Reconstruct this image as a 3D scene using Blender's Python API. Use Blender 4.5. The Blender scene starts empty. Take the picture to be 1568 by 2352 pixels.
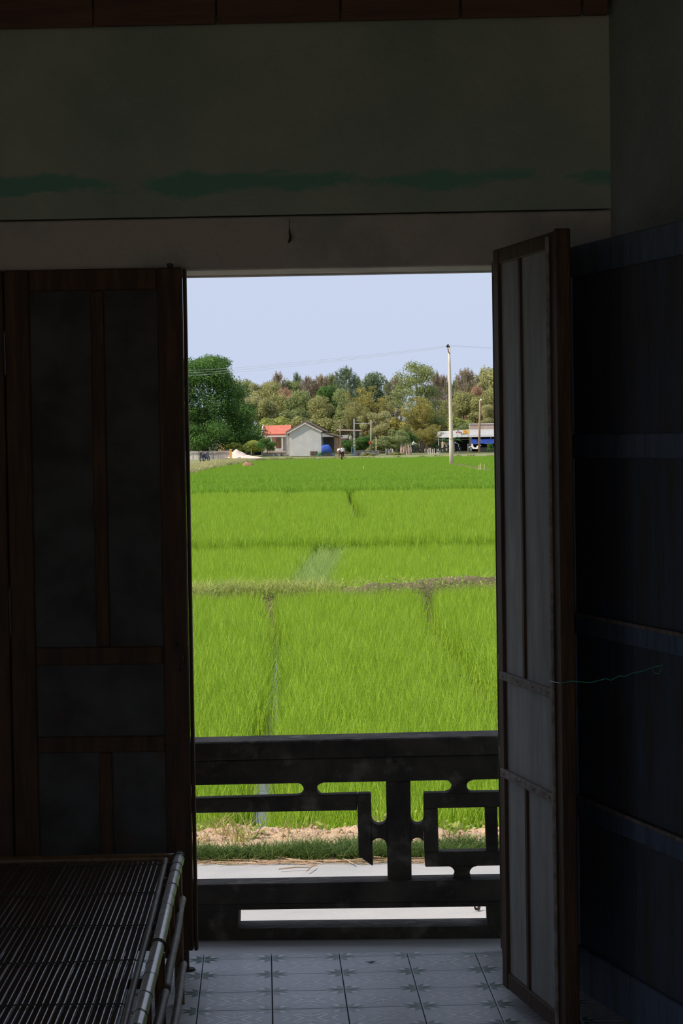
import bpy, bmesh, math, random
import numpy as np
from mathutils import Vector, Matrix, noise as mnoise

# ------------------------------------------------------------------ camera
SC = bpy.context.scene
COL = SC.collection
W, H, F = 1568.0, 2352.0, 5200.0
CAM_Z = 1.515
YAW, PITCH, ROLL = math.radians(2.0), math.atan(163.0 / F), -0.0155
CROT = Matrix.Rotation(YAW, 3, 'Z') @ Matrix.Rotation(math.pi / 2 - PITCH, 3, 'X') @ Matrix.Rotation(ROLL, 3, 'Z')
cam_d = bpy.data.cameras.new('camera')
cam = bpy.data.objects.new('camera', cam_d)
COL.objects.link(cam)
M4 = CROT.to_4x4(); M4.translation = (0, 0, CAM_Z)
cam.matrix_world = M4
cam_d.sensor_fit = 'VERTICAL'; cam_d.sensor_height = 24.0; cam_d.lens = 24.0 * F / H
cam_d.clip_start = 0.05; cam_d.clip_end = 3000
SC.camera = cam

# ------------------------------------------------------------------ sky, sun, exposure
world = bpy.data.worlds.new('sky'); SC.world = world
world.use_nodes = True
wn, wl = world.node_tree.nodes, world.node_tree.links
bg = wn['Background']
tc = wn.new('ShaderNodeTexCoord'); sx = wn.new('ShaderNodeSeparateXYZ'); rp = wn.new('ShaderNodeValToRGB')
wl.new(tc.outputs['Generated'], sx.inputs[0]); wl.new(sx.outputs['Z'], rp.inputs[0]); wl.new(rp.outputs[0], bg.inputs['Color'])
rp.color_ramp.elements[0].position = 0.0; rp.color_ramp.elements[0].color = (0.575, 0.655, 0.845, 1)
rp.color_ramp.elements[1].position = 1.0; rp.color_ramp.elements[1].color = (0.58, 0.665, 0.865, 1)
e = rp.color_ramp.elements.new(0.12); e.color = (0.60, 0.675, 0.86, 1)
bg.inputs['Strength'].default_value = 1.0
sun_d = bpy.data.lights.new('sun', 'SUN'); sun = bpy.data.objects.new('sun', sun_d); COL.objects.link(sun)
sun_d.energy = 4.6; sun_d.color = (1.0, 0.90, 0.76); sun_d.angle = 0.009
SUN_DIR = Vector((1.0, 0.38, -1.0)).normalized()
sun.rotation_euler = SUN_DIR.to_track_quat('-Z', 'Y').to_euler()
SC.view_settings.view_transform = 'Standard'; SC.view_settings.look = 'None'
SC.view_settings.exposure = 0.0; SC.view_settings.gamma = 1.0; SC.view_settings.use_curve_mapping = False

# ------------------------------------------------------------------ pixel -> place
ORG = Vector((0, 0, CAM_Z))
def ray(px, py): return CROT @ Vector((px - W / 2, H / 2 - py, -F))
def PY(px, py, Y):
    d = ray(px, py); return ORG + d * (Y / d.y)
def PZ(px, py, z):
    d = ray(px, py); return ORG + d * ((z - CAM_Z) / d.z)
def proj(p):
    v = CROT.transposed() @ (Vector(p) - ORG); return (W / 2 + F * v.x / -v.z, H / 2 - F * v.y / -v.z)
def XatY(px, Y, z=0.0):
    lo = PY(px, 1000, Y); hi = PY(px, 2000, Y)
    t = (z - lo.z) / (hi.z - lo.z); return lo.x + (hi.x - lo.x) * t

# ------------------------------------------------------------------ materials
MATS = {}
def mat(name, col, rough=0.8, col2=None, scale=8.0, stretch=(1, 1, 1), fac=0.5, bump=0.0, bscale=None, spec=0.3, metal=0.0,
        translucent=0.0, rnd=0.0, island=0.0, detail=5.0, lo=0.35, hi=0.65, col3=None, scale3=2.0, lo3=0.5, hi3=0.7):
    m = bpy.data.materials.new(name); m.use_nodes = True
    nt = m.node_tree; n, l = nt.nodes, nt.links
    b = n['Principled BSDF']; out = n['Material Output']
    b.inputs['Roughness'].default_value = rough
    b.inputs['Metallic'].default_value = metal
    b.inputs['Specular IOR Level'].default_value = spec
    t = n.new('ShaderNodeTexCoord'); mp = n.new('ShaderNodeMapping'); l.new(t.outputs['Object'], mp.inputs[0])
    mp.inputs['Scale'].default_value = stretch
    c4 = lambda c: (c[0], c[1], c[2], 1)
    cur = n.new('ShaderNodeRGB'); cur.outputs[0].default_value = c4(col); sock = cur.outputs[0]
    def noise_mask(sc, a, bb, det=detail):
        nz = n.new('ShaderNodeTexNoise'); nz.inputs['Scale'].default_value = sc; nz.inputs['Detail'].default_value = det
        nz.inputs['Roughness'].default_value = 0.6
        l.new(mp.outputs[0], nz.inputs['Vector'])
        mr = n.new('ShaderNodeMapRange'); mr.inputs[1].default_value = a; mr.inputs[2].default_value = bb
        l.new(nz.outputs['Fac'], mr.inputs[0]); return mr.outputs[0]
    def mix(s1, c2, f):
        mx = n.new('ShaderNodeMix'); mx.data_type = 'RGBA'
        l.new(s1, mx.inputs['A']); mx.inputs['B'].default_value = c4(c2)
        l.new(f, mx.inputs['Factor']); return mx.outputs['Result']
    if col2 is not None: sock = mix(sock, col2, noise_mask(scale, lo, hi))
    if col3 is not None: sock = mix(sock, col3, noise_mask(scale3, lo3, hi3))
    if rnd or island:
        hsv = n.new('ShaderNodeHueSaturation'); l.new(sock, hsv.inputs['Color'])
        if island:
            g = n.new('ShaderNodeNewGeometry'); r = g.outputs['Random Per Island']
        else:
            g = n.new('ShaderNodeObjectInfo'); r = g.outputs['Random']
        a = island or rnd
        mr = n.new('ShaderNodeMapRange'); mr.inputs[3].default_value = 1 - a; mr.inputs[4].default_value = 1 + a
        l.new(r, mr.inputs[0]); l.new(mr.outputs[0], hsv.inputs['Value'])
        mr2 = n.new('ShaderNodeMapRange'); mr2.inputs[3].default_value = 0.5 + a * 0.06; mr2.inputs[4].default_value = 0.5 - a * 0.06
        l.new(r, mr2.inputs[0]); l.new(mr2.outputs[0], hsv.inputs['Hue'])
        sock = hsv.outputs[0]
    l.new(sock, b.inputs['Base Color'])
    if bump:
        nz = n.new('ShaderNodeTexNoise'); nz.inputs['Scale'].default_value = bscale or scale * 3; nz.inputs['Detail'].default_value = 4
        l.new(mp.outputs[0], nz.inputs['Vector'])
        bp = n.new('ShaderNodeBump'); bp.inputs['Strength'].default_value = bump; bp.inputs['Distance'].default_value = 0.02
        l.new(nz.outputs['Fac'], bp.inputs['Height']); l.new(bp.outputs[0], b.inputs['Normal'])
    if translucent:
        tr = n.new('ShaderNodeBsdfTranslucent'); l.new(sock, tr.inputs['Color'])
        ms = n.new('ShaderNodeMixShader'); ms.inputs[0].default_value = translucent
        l.new(b.outputs[0], ms.inputs[1]); l.new(tr.outputs[0], ms.inputs[2]); l.new(ms.outputs[0], out.inputs['Surface'])
    MATS[name] = m
    return m

# ------------------------------------------------------------------ object helpers
def mesh_of(bm, name='m'):
    me = bpy.data.meshes.new(name); bm.to_mesh(me); bm.free(); return me
def tag(o, label=None, cat=None, group=None, kind=None):
    if label: o['label'] = label
    if cat: o['category'] = cat
    if group: o['group'] = group
    if kind: o['kind'] = kind
    return o
def obj(name, me, m=None, parent=None, smooth=False):
    if isinstance(me, bmesh.types.BMesh): me = mesh_of(me, name)
    o = bpy.data.objects.new(name, me); COL.objects.link(o)
    if m is not None and not me.materials:
        for x in (m if isinstance(m, (list, tuple)) else [m]): me.materials.append(MATS[x] if isinstance(x, str) else x)
    if parent is not None:
        o.parent = parent
        if parent.type == 'EMPTY' and parent.parent is None and not parent.get('_local'): o.location = -parent.location
    if smooth: me.shade_smooth()
    return o
def empty(name, loc=(0, 0, 0), label=None, cat=None, group=None, kind=None, local=False):
    o = bpy.data.objects.new(name, None); COL.objects.link(o); o.location = loc; o.empty_display_size = 0.1
    if local: o['_local'] = 1
    return tag(o, label, cat, group, kind)
def copy_tree(o, parent=None):
    c = o.copy(); COL.objects.link(c); c.parent = parent
    for ch in list(o.children): copy_tree(ch, c)
    return c
def add_box(bm, lo, hi, rot=None, org=None):
    vs = [Vector((x, y, z)) for x in (lo[0], hi[0]) for y in (lo[1], hi[1]) for z in (lo[2], hi[2])]
    if rot is not None: vs = [rot @ v + (org or Vector()) for v in vs]
    v = [bm.verts.new(p) for p in vs]
    for f in ((0, 1, 3, 2), (4, 6, 7, 5), (0, 4, 5, 1), (2, 3, 7, 6), (0, 2, 6, 4), (1, 5, 7, 3)): bm.faces.new([v[i] for i in f])
    return v
def box(lo, hi, bev=0.0, rot=None, org=None):
    bm = bmesh.new(); add_box(bm, lo, hi, rot, org)
    if bev: bmesh.ops.bevel(bm, geom=bm.edges[:], offset=bev, segments=1, affect='EDGES', profile=0.5)
    bmesh.ops.recalc_face_normals(bm, faces=bm.faces); return bm
def hexa(f4, b4, bev=0.0):
    """solid between a front quad and a back quad"""
    bm = bmesh.new(); a = [bm.verts.new(p) for p in f4]; b = [bm.verts.new(p) for p in b4]
    n = len(a); bm.faces.new(a); bm.faces.new(b[::-1])
    for i in range(n): bm.faces.new((a[i], b[i], b[(i + 1) % n], a[(i + 1) % n]))
    if bev: bmesh.ops.bevel(bm, geom=bm.edges[:], offset=bev, segments=1, affect='EDGES', profile=0.5)
    bmesh.ops.recalc_face_normals(bm, faces=bm.faces); return bm
def pxpoly(pts, Y, depth, bev=0.0):
    """outline seen at plane Y, built there at real size and given depth away from the viewer"""
    f = [PY(x, y, Y) for x, y in pts]; return hexa(f, [p + Vector((0, depth, 0)) for p in f], bev)
def pxbox(x0, y0, x1, y1, Y, depth, bev=0.0):
    a = PY((x0 + x1) / 2, y1, Y); b = PY((x0 + x1) / 2, y0, Y)
    xa = PY(x0, (y0 + y1) / 2, Y).x; xb = PY(x1, (y0 + y1) / 2, Y).x
    return box((xa, Y, a.z), (xb, Y + depth, b.z), bev)
def tube(bm, pts, rad, seg=8, cap=True):
    pts = [Vector(p) for p in pts]; n = len(pts)
    rs = rad if isinstance(rad, (list, tuple)) else [rad] * n
    rings = []
    for i, p in enumerate(pts):
        t = (pts[min(i + 1, n - 1)] - pts[max(i - 1, 0)]).normalized()
        up = Vector((0, 0, 1)) if abs(t.z) < 0.9 else Vector((1, 0, 0))
        u = t.cross(up).normalized(); w = u.cross(t)
        rings.append([bm.verts.new(p + (u * math.cos(2 * math.pi * k / seg) + w * math.sin(2 * math.pi * k / seg)) * rs[i]) for k in range(seg)])
    for a, b in zip(rings, rings[1:]):
        for k in range(seg): bm.faces.new((a[k], a[(k + 1) % seg], b[(k + 1) % seg], b[k]))
    if cap: bm.faces.new(rings[0][::-1]); bm.faces.new(rings[-1])
    return bm
def tubem(pts, rad, seg=8):
    bm = tube(bmesh.new(), pts, rad, seg); bmesh.ops.recalc_face_normals(bm, faces=bm.faces); return bm
def struct(name, bm, m, label, cat, parent=None):
    o = obj(name, bm, m, parent); return tag(o, label, cat, kind='structure')

# ------------------------------------------------------------------ palette
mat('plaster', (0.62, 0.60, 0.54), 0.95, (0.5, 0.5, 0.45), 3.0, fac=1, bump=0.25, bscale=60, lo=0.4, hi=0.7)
mat('plaster_lintel', (0.46, 0.40, 0.34), 0.95, (0.31, 0.32, 0.28), 3.5, bump=0.25, bscale=60, lo=0.45, hi=0.65)
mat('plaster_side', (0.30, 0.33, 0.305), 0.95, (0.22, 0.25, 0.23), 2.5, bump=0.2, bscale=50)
mat('ceiling', (0.16, 0.13, 0.10), 0.9, (0.10, 0.08, 0.065), 5.0)
mat('redwood', (0.15, 0.082, 0.058), 0.85, (0.085, 0.05, 0.04), 9.0, (0.4, 4, 4), bump=0.2)
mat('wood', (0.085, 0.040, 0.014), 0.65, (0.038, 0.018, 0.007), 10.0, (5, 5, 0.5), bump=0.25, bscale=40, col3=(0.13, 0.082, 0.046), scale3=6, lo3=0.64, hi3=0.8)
mat('wood_worn', (0.30, 0.25, 0.215), 0.75, (0.16, 0.12, 0.095), 14.0, (3, 3, 3), bump=0.3, bscale=60)
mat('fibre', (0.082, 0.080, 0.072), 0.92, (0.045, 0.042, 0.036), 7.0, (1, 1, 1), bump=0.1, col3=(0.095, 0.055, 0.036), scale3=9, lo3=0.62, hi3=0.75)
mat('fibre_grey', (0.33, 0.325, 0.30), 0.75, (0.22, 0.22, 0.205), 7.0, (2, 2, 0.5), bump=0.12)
mat('blue_paint', (0.13, 0.175, 0.25), 0.6, (0.085, 0.10, 0.125), 8.0, (3, 3, 0.4), bump=0.15, col3=(0.10, 0.07, 0.05), scale3=12, lo3=0.66, hi3=0.74)
mat('blue_panel', (0.08, 0.10, 0.135), 0.65, (0.085, 0.074, 0.066), 9.0, (3, 3, 0.35), bump=0.15)
mat('iron', (0.03, 0.028, 0.027), 0.6, (0.06, 0.035, 0.02), 20.0)
mat('green_wire', (0.05, 0.30, 0.22), 0.4)
mat('tile_body', (0.72, 0.74, 0.755), 0.40, (0.62, 0.64, 0.655), 3.0, spec=0.9)
mat('tile_white', (0.97, 0.97, 0.97), 0.3, spec=1.0)  # white chevron print, lifted further in place of its glossy reflection
mat('tile_green', (0.15, 0.235, 0.195), 0.3, spec=0.5)
mat('cement_strip', (0.78, 0.78, 0.775), 0.55, (0.60, 0.60, 0.60), 5.0, (0.6, 3, 1), bump=0.2, col3=(0.05, 0.05, 0.05), scale3=5, lo3=0.66, hi3=0.74)
mat('grout', (0.03, 0.03, 0.032), 0.9)
mat('moss_concrete', (0.125, 0.105, 0.08), 0.9, (0.05, 0.043, 0.034), 6.0, bump=0.5, bscale=45, col3=(0.26, 0.225, 0.18), scale3=11, lo3=0.56, hi3=0.76)
mat('bamboo_dark', (0.060, 0.033, 0.015), 0.28, (0.036, 0.021, 0.010), 10.0, (6, 0.6, 6), spec=0.55, island=0.3)
mat('bamboo_pole', (0.86, 0.84, 0.80), 0.24, (0.62, 0.60, 0.55), 14.0, (3, 1, 3), col3=(0.12, 0.10, 0.08), scale3=22, lo3=0.64, hi3=0.72, spec=0.9)
mat('bamboo_green', (0.30, 0.36, 0.05), 0.35, (0.16, 0.20, 0.03), 14.0, (3, 1, 3), spec=0.5)
mat('bamboo_brown', (0.17, 0.085, 0.025), 0.45, (0.09, 0.045, 0.015), 9.0, (4, 4, 0.8), spec=0.5)
mat('bamboo_old', (0.27, 0.235, 0.18), 0.5, (0.13, 0.10, 0.07), 16.0, (3, 1, 3), spec=0.4)
mat('binding', (0.035, 0.045, 0.025), 0.7)
mat('road', (0.44, 0.43, 0.42), 0.9, (0.38, 0.375, 0.37), 4.0, bump=0.15, bscale=90, col3=(0.50, 0.48, 0.46), scale3=0.9)
mat('soil', (0.50, 0.34, 0.20), 0.95, (0.62, 0.45, 0.31), 20.0, bump=0.8, bscale=50, col3=(0.22, 0.14, 0.08), scale3=9, lo3=0.55, hi3=0.72)
mat('field_mud', (0.045, 0.038, 0.025), 0.12, (0.09, 0.075, 0.05), 3.0, bump=0.12, bscale=14, spec=0.5)
mat('mud_dry', (0.20, 0.15, 0.085), 0.95, (0.11, 0.10, 0.045), 5.0, bump=0.8, bscale=20)
mat('rice_a', (0.305, 0.475, 0.034), 0.5, translucent=0.34, island=0.26, spec=0.3)
mat('rice_b', (0.31, 0.485, 0.034), 0.5, translucent=0.34, island=0.26, spec=0.3)
mat('rice_c', (0.235, 0.42, 0.032), 0.55, translucent=0.34, island=0.26, spec=0.25)
mat('rice_d', (0.245, 0.43, 0.034), 0.55, translucent=0.34, island=0.26, spec=0.25)
mat('sedge', (0.36, 0.50, 0.13), 0.6, translucent=0.35, rnd=0.2)
mat('grass', (0.11, 0.18, 0.04), 0.6, translucent=0.35, rnd=0.3)  # dark green carries the shade of the verge in its colour
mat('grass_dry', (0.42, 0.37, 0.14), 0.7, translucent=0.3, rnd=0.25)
mat('grass_far', (0.27, 0.29, 0.10), 0.7, translucent=0.3, rnd=0.3)
mat('straw', (0.45, 0.32, 0.20), 0.8, island=0.4)
mat('weed', (0.33, 0.42, 0.10), 0.6, translucent=0.35, island=0.25)
mat('earth_far', (0.27, 0.255, 0.12), 0.95, (0.17, 0.22, 0.07), 0.35, bump=0.3, bscale=2)
mat('hill_earth', (0.07, 0.085, 0.035), 0.95, (0.05, 0.06, 0.03), 0.2)
mat('path_grey', (0.46, 0.44, 0.43), 0.9, (0.38, 0.36, 0.35), 1.0)
for k, c in dict(leaf_dark=(0.115, 0.225, 0.055), leaf_mid=(0.30, 0.35, 0.14), leaf_olive=(0.385, 0.39, 0.155), leaf_pale=(0.46, 0.455, 0.22),
                 leaf_brown=(0.38, 0.31, 0.20), leaf_rust=(0.50, 0.33, 0.21), leaf_bright=(0.42, 0.47, 0.13), leaf_blue=(0.20, 0.26, 0.14),
                 leaf_bamboo=(0.39, 0.355, 0.105), leaf_banana=(0.13, 0.25, 0.10)).items():
    mat(k, c, 0.8, translucent=0.42, island=0.30, spec=0.15)  # far leaf tones lifted and greyed in place of aerial haze
mat('bark', (0.16, 0.12, 0.085), 0.95, (0.09, 0.07, 0.05), 3.0, (3, 3, 0.5))
mat('bark_pale', (0.42, 0.37, 0.30), 0.95, (0.28, 0.23, 0.18), 2.0, (2, 2, 0.5))
mat('conc_pole', (0.80, 0.68, 0.54), 0.85, (0.72, 0.61, 0.48), 1.5, (2, 2, 0.4))
mat('conc_grey', (0.36, 0.345, 0.33), 0.9, (0.27, 0.26, 0.25), 1.5)
mat('wall_grey', (0.60, 0.58, 0.555), 0.9, (0.49, 0.485, 0.475), 0.9, col3=(0.78, 0.66, 0.57), scale3=0.33, lo3=0.60, hi3=0.68, bump=0.1)  # warm patches stand in for sunlight on the grey gable
mat('wall_white', (0.68, 0.62, 0.56), 0.9, (0.58, 0.52, 0.48), 1.2)
mat('wall_ochre', (0.70, 0.48, 0.22), 0.9, (0.62, 0.42, 0.2), 1.0)
mat('wall_pink', (0.62, 0.47, 0.38), 0.9, (0.48, 0.35, 0.28), 0.8)
mat('orange_paint', (0.75, 0.40, 0.12), 0.85)
mat('roof_red', (0.62, 0.19, 0.125), 0.85, (0.52, 0.155, 0.105), 1.2)
mat('roof_brown', (0.22, 0.17, 0.14), 0.9, (0.13, 0.10, 0.085), 1.5)
mat('roof_tin', (0.50, 0.49, 0.48), 0.6, (0.40, 0.39, 0.38), 1.0, (6, 1, 1))
mat('white_paint', (0.80, 0.78, 0.75), 0.7)
mat('plank_far', (0.42, 0.26, 0.17), 0.85, (0.30, 0.18, 0.11), 2.0, (4, 4, 0.6))
mat('opening_shade', (0.02, 0.022, 0.028), 0.9)  # near-black standing in for the shade inside openings
mat('blue_tarp', (0.055, 0.125, 0.50), 0.5, (0.035, 0.09, 0.40), 1.2, bump=0.5, bscale=2)
mat('green_bin', (0.03, 0.20, 0.09), 0.5)
mat('blue_post', (0.05, 0.16, 0.34), 0.6)
mat('fence_grey', (0.42, 0.37, 0.34), 0.9, (0.28, 0.25, 0.23), 1.5, (3, 3, 0.4), island=0.2)
mat('fence_white', (0.66, 0.60, 0.55), 0.9)
mat('reed', (0.42, 0.47, 0.13), 0.7, translucent=0.3, rnd=0.3)
mat('red_earth', (0.36, 0.20, 0.12), 0.95, (0.28, 0.15, 0.09), 3.0)
mat('bounce_earth', (0.60, 0.50, 0.37), 0.95, (0.5, 0.42, 0.3), 1.0)  # pale warm tone chosen to bounce light indoors
mat('slope_weed', (0.46, 0.44, 0.20), 0.7, translucent=0.3, rnd=0.35)
mat('sand', (0.80, 0.62, 0.52), 0.95, (0.70, 0.55, 0.46), 0.8, bump=0.5)
mat('rubber', (0.02, 0.02, 0.022), 0.6)
mat('bike_blue', (0.03, 0.04, 0.10), 0.3, spec=0.5)
mat('bike_black', (0.025, 0.025, 0.03), 0.3, spec=0.5)
mat('bike_white', (0.75, 0.75, 0.77), 0.3, spec=0.5)
mat('chrome', (0.6, 0.6, 0.62), 0.25, metal=1.0)
mat('skin', (0.42, 0.26, 0.18), 0.7)
mat('cloth_white', (0.80, 0.80, 0.82), 0.9)
mat('cloth_maroon', (0.13, 0.03, 0.03), 0.9)
mat('cloth_dark', (0.03, 0.035, 0.05), 0.9)
mat('cloth_blue', (0.25, 0.35, 0.60), 0.9)
mat('hair', (0.015, 0.013, 0.012), 0.6)
mat('hat', (0.80, 0.77, 0.68), 0.8)
mat('bamboo_stake', (0.72, 0.60, 0.36), 0.7)
mat('red_plastic', (0.75, 0.06, 0.03), 0.5)
mat('sign_white', (0.82, 0.80, 0.78), 0.6)
mat('sign_yellow', (0.85, 0.58, 0.12), 0.6)
mat('sign_orange', (0.80, 0.28, 0.12), 0.6)
mat('sign_red', (0.62, 0.03, 0.05), 0.6)
mat('wire_grey', (0.72, 0.70, 0.66), 0.6)
mat('brown_leaf', (0.05, 0.035, 0.025), 0.8)

# wall paint: worn plaster with a ragged band of old green paint above the lintel
def wall_material():
    m = mat('plaster_green', (0.355, 0.385, 0.31), 0.95, (0.24, 0.30, 0.245), 2.2, bump=0.25, bscale=60, lo=0.38, hi=0.68)
    nt = m.node_tree; n, l = nt.nodes, nt.links; b = n['Principled BSDF']
    old = b.inputs['Base Color'].links[0].from_socket
    g = n.new('ShaderNodeTexCoord'); sp = n.new('ShaderNodeSeparateXYZ'); l.new(g.outputs['Object'], sp.inputs[0])
    z0 = PY(700, 415, 6.5).z
    mp = n.new('ShaderNodeMapping'); mp.inputs['Scale'].default_value = (1.0, 1, 2.6); l.new(g.outputs['Object'], mp.inputs[0])
    nz = n.new('ShaderNodeTexNoise'); nz.inputs['Scale'].default_value = 3.6; nz.inputs['Detail'].default_value = 6; nz.inputs['Roughness'].default_value = 0.62
    l.new(mp.outputs[0], nz.inputs['Vector'])
    d = n.new('ShaderNodeMath'); d.operation = 'SUBTRACT'; l.new(sp.outputs['Z'], d.inputs[0]); d.inputs[1].default_value = z0
    a = n.new('ShaderNodeMath'); a.operation = 'ABSOLUTE'; l.new(d.outputs[0], a.inputs[0])
    k = n.new('ShaderNodeMath'); k.operation = 'MULTIPLY_ADD'; l.new(a.outputs[0], k.inputs[0]); k.inputs[1].default_value = -5.6; l.new(nz.outputs['Fac'], k.inputs[2])
    mr = n.new('ShaderNodeMapRange'); mr.inputs[1].default_value = 0.36; mr.inputs[2].default_value = 0.47; l.new(k.outputs[0], mr.inputs[0])
    mx = n.new('ShaderNodeMix'); mx.data_type = 'RGBA'; l.new(old, mx.inputs['A']); mx.inputs['B'].default_value = (0.15, 0.33, 0.235, 1)
    l.new(mr.outputs[0], mx.inputs['Factor']); l.new(mx.outputs['Result'], b.inputs['Base Color'])
wall_material()
# fluted print on the tiles: fine ribs
def tile_ribs():
    m = MATS['tile_body']; n, l = m.node_tree.nodes, m.node_tree.links; b = n['Principled BSDF']
    t = n.new('ShaderNodeTexCoord'); w = n.new('ShaderNodeTexWave'); w.inputs['Scale'].default_value = 70; w.bands_direction = 'X'
    l.new(t.outputs['Object'], w.inputs['Vector'])
    bp = n.new('ShaderNodeBump'); bp.inputs['Strength'].default_value = 0.12; bp.inputs['Distance'].default_value = 0.002
    l.new(w.outputs['Fac'], bp.inputs['Height']); l.new(bp.outputs[0], b.inputs['Normal'])
tile_ribs()

# ================================================================== THE ROOM
YW = 6.50                                   # inner face of the front wall
XR = PY(1400, 250, YW).x                    # right hand corner
XL = -3.0; YB = -2.6; ZC = 3.15
Z_TOP = PY(200, 618, 6.44).z                # top of the door leaves
Z_LINT = PY(700, 617, YW).z                 # underside of the lintel
Z_CRACK = PY(700, 494, YW).z
X_JR = PY(1163, 1400, YW).x                 # right jamb of the opening
X_JL = PY(-700, 1400, YW).x                 # left jamb, out of the frame
Y_KERB = 6.66; YBAL = 6.84
floor = struct('floor', box((XL, YB, -0.2), (XR + 3.2, Y_KERB, -0.011)), 'grout', 'tiled floor of the dark room and its threshold', 'floor')
struct('floor_strip', box((XL, Y_KERB + 0.002, -0.25), (3.2, YBAL + 0.22, -0.004), 0.004), 'cement_strip', 'grey cement strip between the floor tiles and the balustrade', 'floor')

def XRW(y): return XR + (YW - y) * .30
# --- tiles: one object each
pB0, pB1 = PZ(623.5, 2201, 0), PZ(626, 2351, 0)
pC0, pC1 = PZ(780, 2203, 0), PZ(802.5, 2351, 0)
tdir = ((pB0 - pB1).normalized() + (pC0 - pC1).normalized()).normalized()
tang = math.atan2(-tdir.x, tdir.y)
TS = 0.2
torg = PZ(624, 2238, 0)                      # a grid corner
TR = Matrix.Rotation(tang, 3, 'Z')
def tile_mesh():
    bm = box((-TS / 2 + .0014, -TS / 2 + .0014, -0.01), (TS / 2 - .0014, TS / 2 - .0014, 0), 0.0012)
    nf = len(bm.faces)
    def poly(pts, mi):
        f = bm.faces.new([bm.verts.new((x * TS, y * TS, 0.0003)) for x, y in pts]); f.material_index = mi
        if f.normal.z < 0 or f.calc_center_median() is None: pass
        f.normal_update()
        if f.normal.z < 0: f.normal_flip()
    def rot(pts, a): c, s = math.cos(a), math.sin(a); return [(x * c - y * s, x * s + y * c) for x, y in pts]
    for q in range(4):
        a = q * math.pi / 2
        # chevron arms round the middle
        for s in (-1, 1):
            poly(rot([(0, .07), (0, .112), (s * .20, .262), (s * .20, .215)], a), 1)
            poly(rot([(0, .27), (0, .302), (s * .13, .388), (s * .13, .352)], a), 1)
        poly(rot([(-.006, .12), (.006, .12), (.006, .26), (-.006, .26)], a), 1)
        # petals of the star at each corner
        cx, cy = rot([(.488, .488)], a)[0]
        for da in (math.radians(202), math.radians(248)):
            k = rot([(.02, 0), (.12, .042), (.25, 0), (.12, -.042)], a + da)
            poly([(cx + x, cy + y) for x, y in k], 2)
        k = rot([(.13, -.03), (.23, -.03), (.23, .03), (.13, .03)], a + math.radians(225))
        poly([(cx + x, cy + y) for x, y in k], 1)
    return mesh_of(bm, 'tile')
tme = tile_mesh()
for mm in ('tile_body', 'tile_white', 'tile_green'): tme.materials.append(MATS[mm])
for i in range(-7, 6):
    for j in range(-7, 2):
        c = torg + TR @ Vector(((i + .5) * TS, (j + .5) * TS, 0))
        if c.y < 4.9 or c.x > XRW(c.y) - 0.14: continue
        if c.y > Y_KERB - 0.105:          # the last row is cut to the strip
            bm = bmesh.new(); bm.from_mesh(tme); bmesh.ops.rotate(bm, verts=bm.verts, cent=(0, 0, 0), matrix=TR)
            bmesh.ops.translate(bm, verts=bm.verts, vec=(c.x, c.y, 0))
            bmesh.ops.bisect_plane(bm, geom=bm.verts[:] + bm.edges[:] + bm.faces[:], plane_co=(0, Y_KERB - .004, 0), plane_no=(0, 1, 0), clear_outer=True)
            if len(bm.faces) < 5 or max(v.co.y for v in bm.verts) - min(v.co.y for v in bm.verts) < .012: bm.free(); continue
            bmesh.ops.translate(bm, verts=bm.verts, vec=(-c.x, -c.y, 0)); bmesh.ops.rotate(bm, verts=bm.verts, cent=(0, 0, 0), matrix=TR.transposed())
            me = mesh_of(bm, 'tile')
            if not me.materials:
                for mm in ('tile_body', 'tile_white', 'tile_green'): me.materials.append(MATS[mm])
        else: me = tme
        o = obj('tile', me, None, floor); o.location = c; o.rotation_euler = (0, 0, tang + random.Random(i * 31 + j).choice((0, 1, 2, 3)) * math.pi / 2 if me is tme else tang)

# --- walls
wf = struct('wall_front', box((XL, YW, Z_CRACK + .0025), (XR + .02, YW + .2, ZC)), 'plaster_green', 'grey green plaster wall with worn teal paint above the doorway', 'wall')
bm = box((XL, YW + .004, Z_LINT), (XR + .02, YW + .2, Z_CRACK - .0015), 0.004)
struct('wall_lintel', bm, 'plaster_lintel', 'beige plaster lintel band over the doorway', 'wall')
struct('trim_1', box((X_JL - .05, YW + .205, PY(780, 633, YW + .25).z), (X_JR + .1, YW + .25, Z_LINT + .12), .004), 'plaster_lintel', 'pale cement edge under the lintel above the doorway', 'lintel')
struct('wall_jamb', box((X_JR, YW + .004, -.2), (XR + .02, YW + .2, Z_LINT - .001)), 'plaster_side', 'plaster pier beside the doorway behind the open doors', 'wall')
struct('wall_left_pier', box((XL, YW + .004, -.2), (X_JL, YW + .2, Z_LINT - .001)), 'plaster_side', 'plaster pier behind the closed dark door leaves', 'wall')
SPL = 0.30                                  # the side wall splays outward toward the viewer
def XRW(y): return XR + (YW - y) * SPL
wr = hexa([(XRW(YW + .2), YW + .2, -.2), (XRW(YB), YB, -.2), (XRW(YB), YB, ZC), (XRW(YW + .2), YW + .2, ZC)],
          [(XRW(YW + .2) + .2, YW + .2, -.2), (XRW(YB) + .2, YB, -.2), (XRW(YB) + .2, YB, ZC), (XRW(YW + .2) + .2, YW + .2, ZC)])
struct('wall_right', wr, 'plaster_side', 'dark grey green side wall beside the blue door', 'wall')
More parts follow.
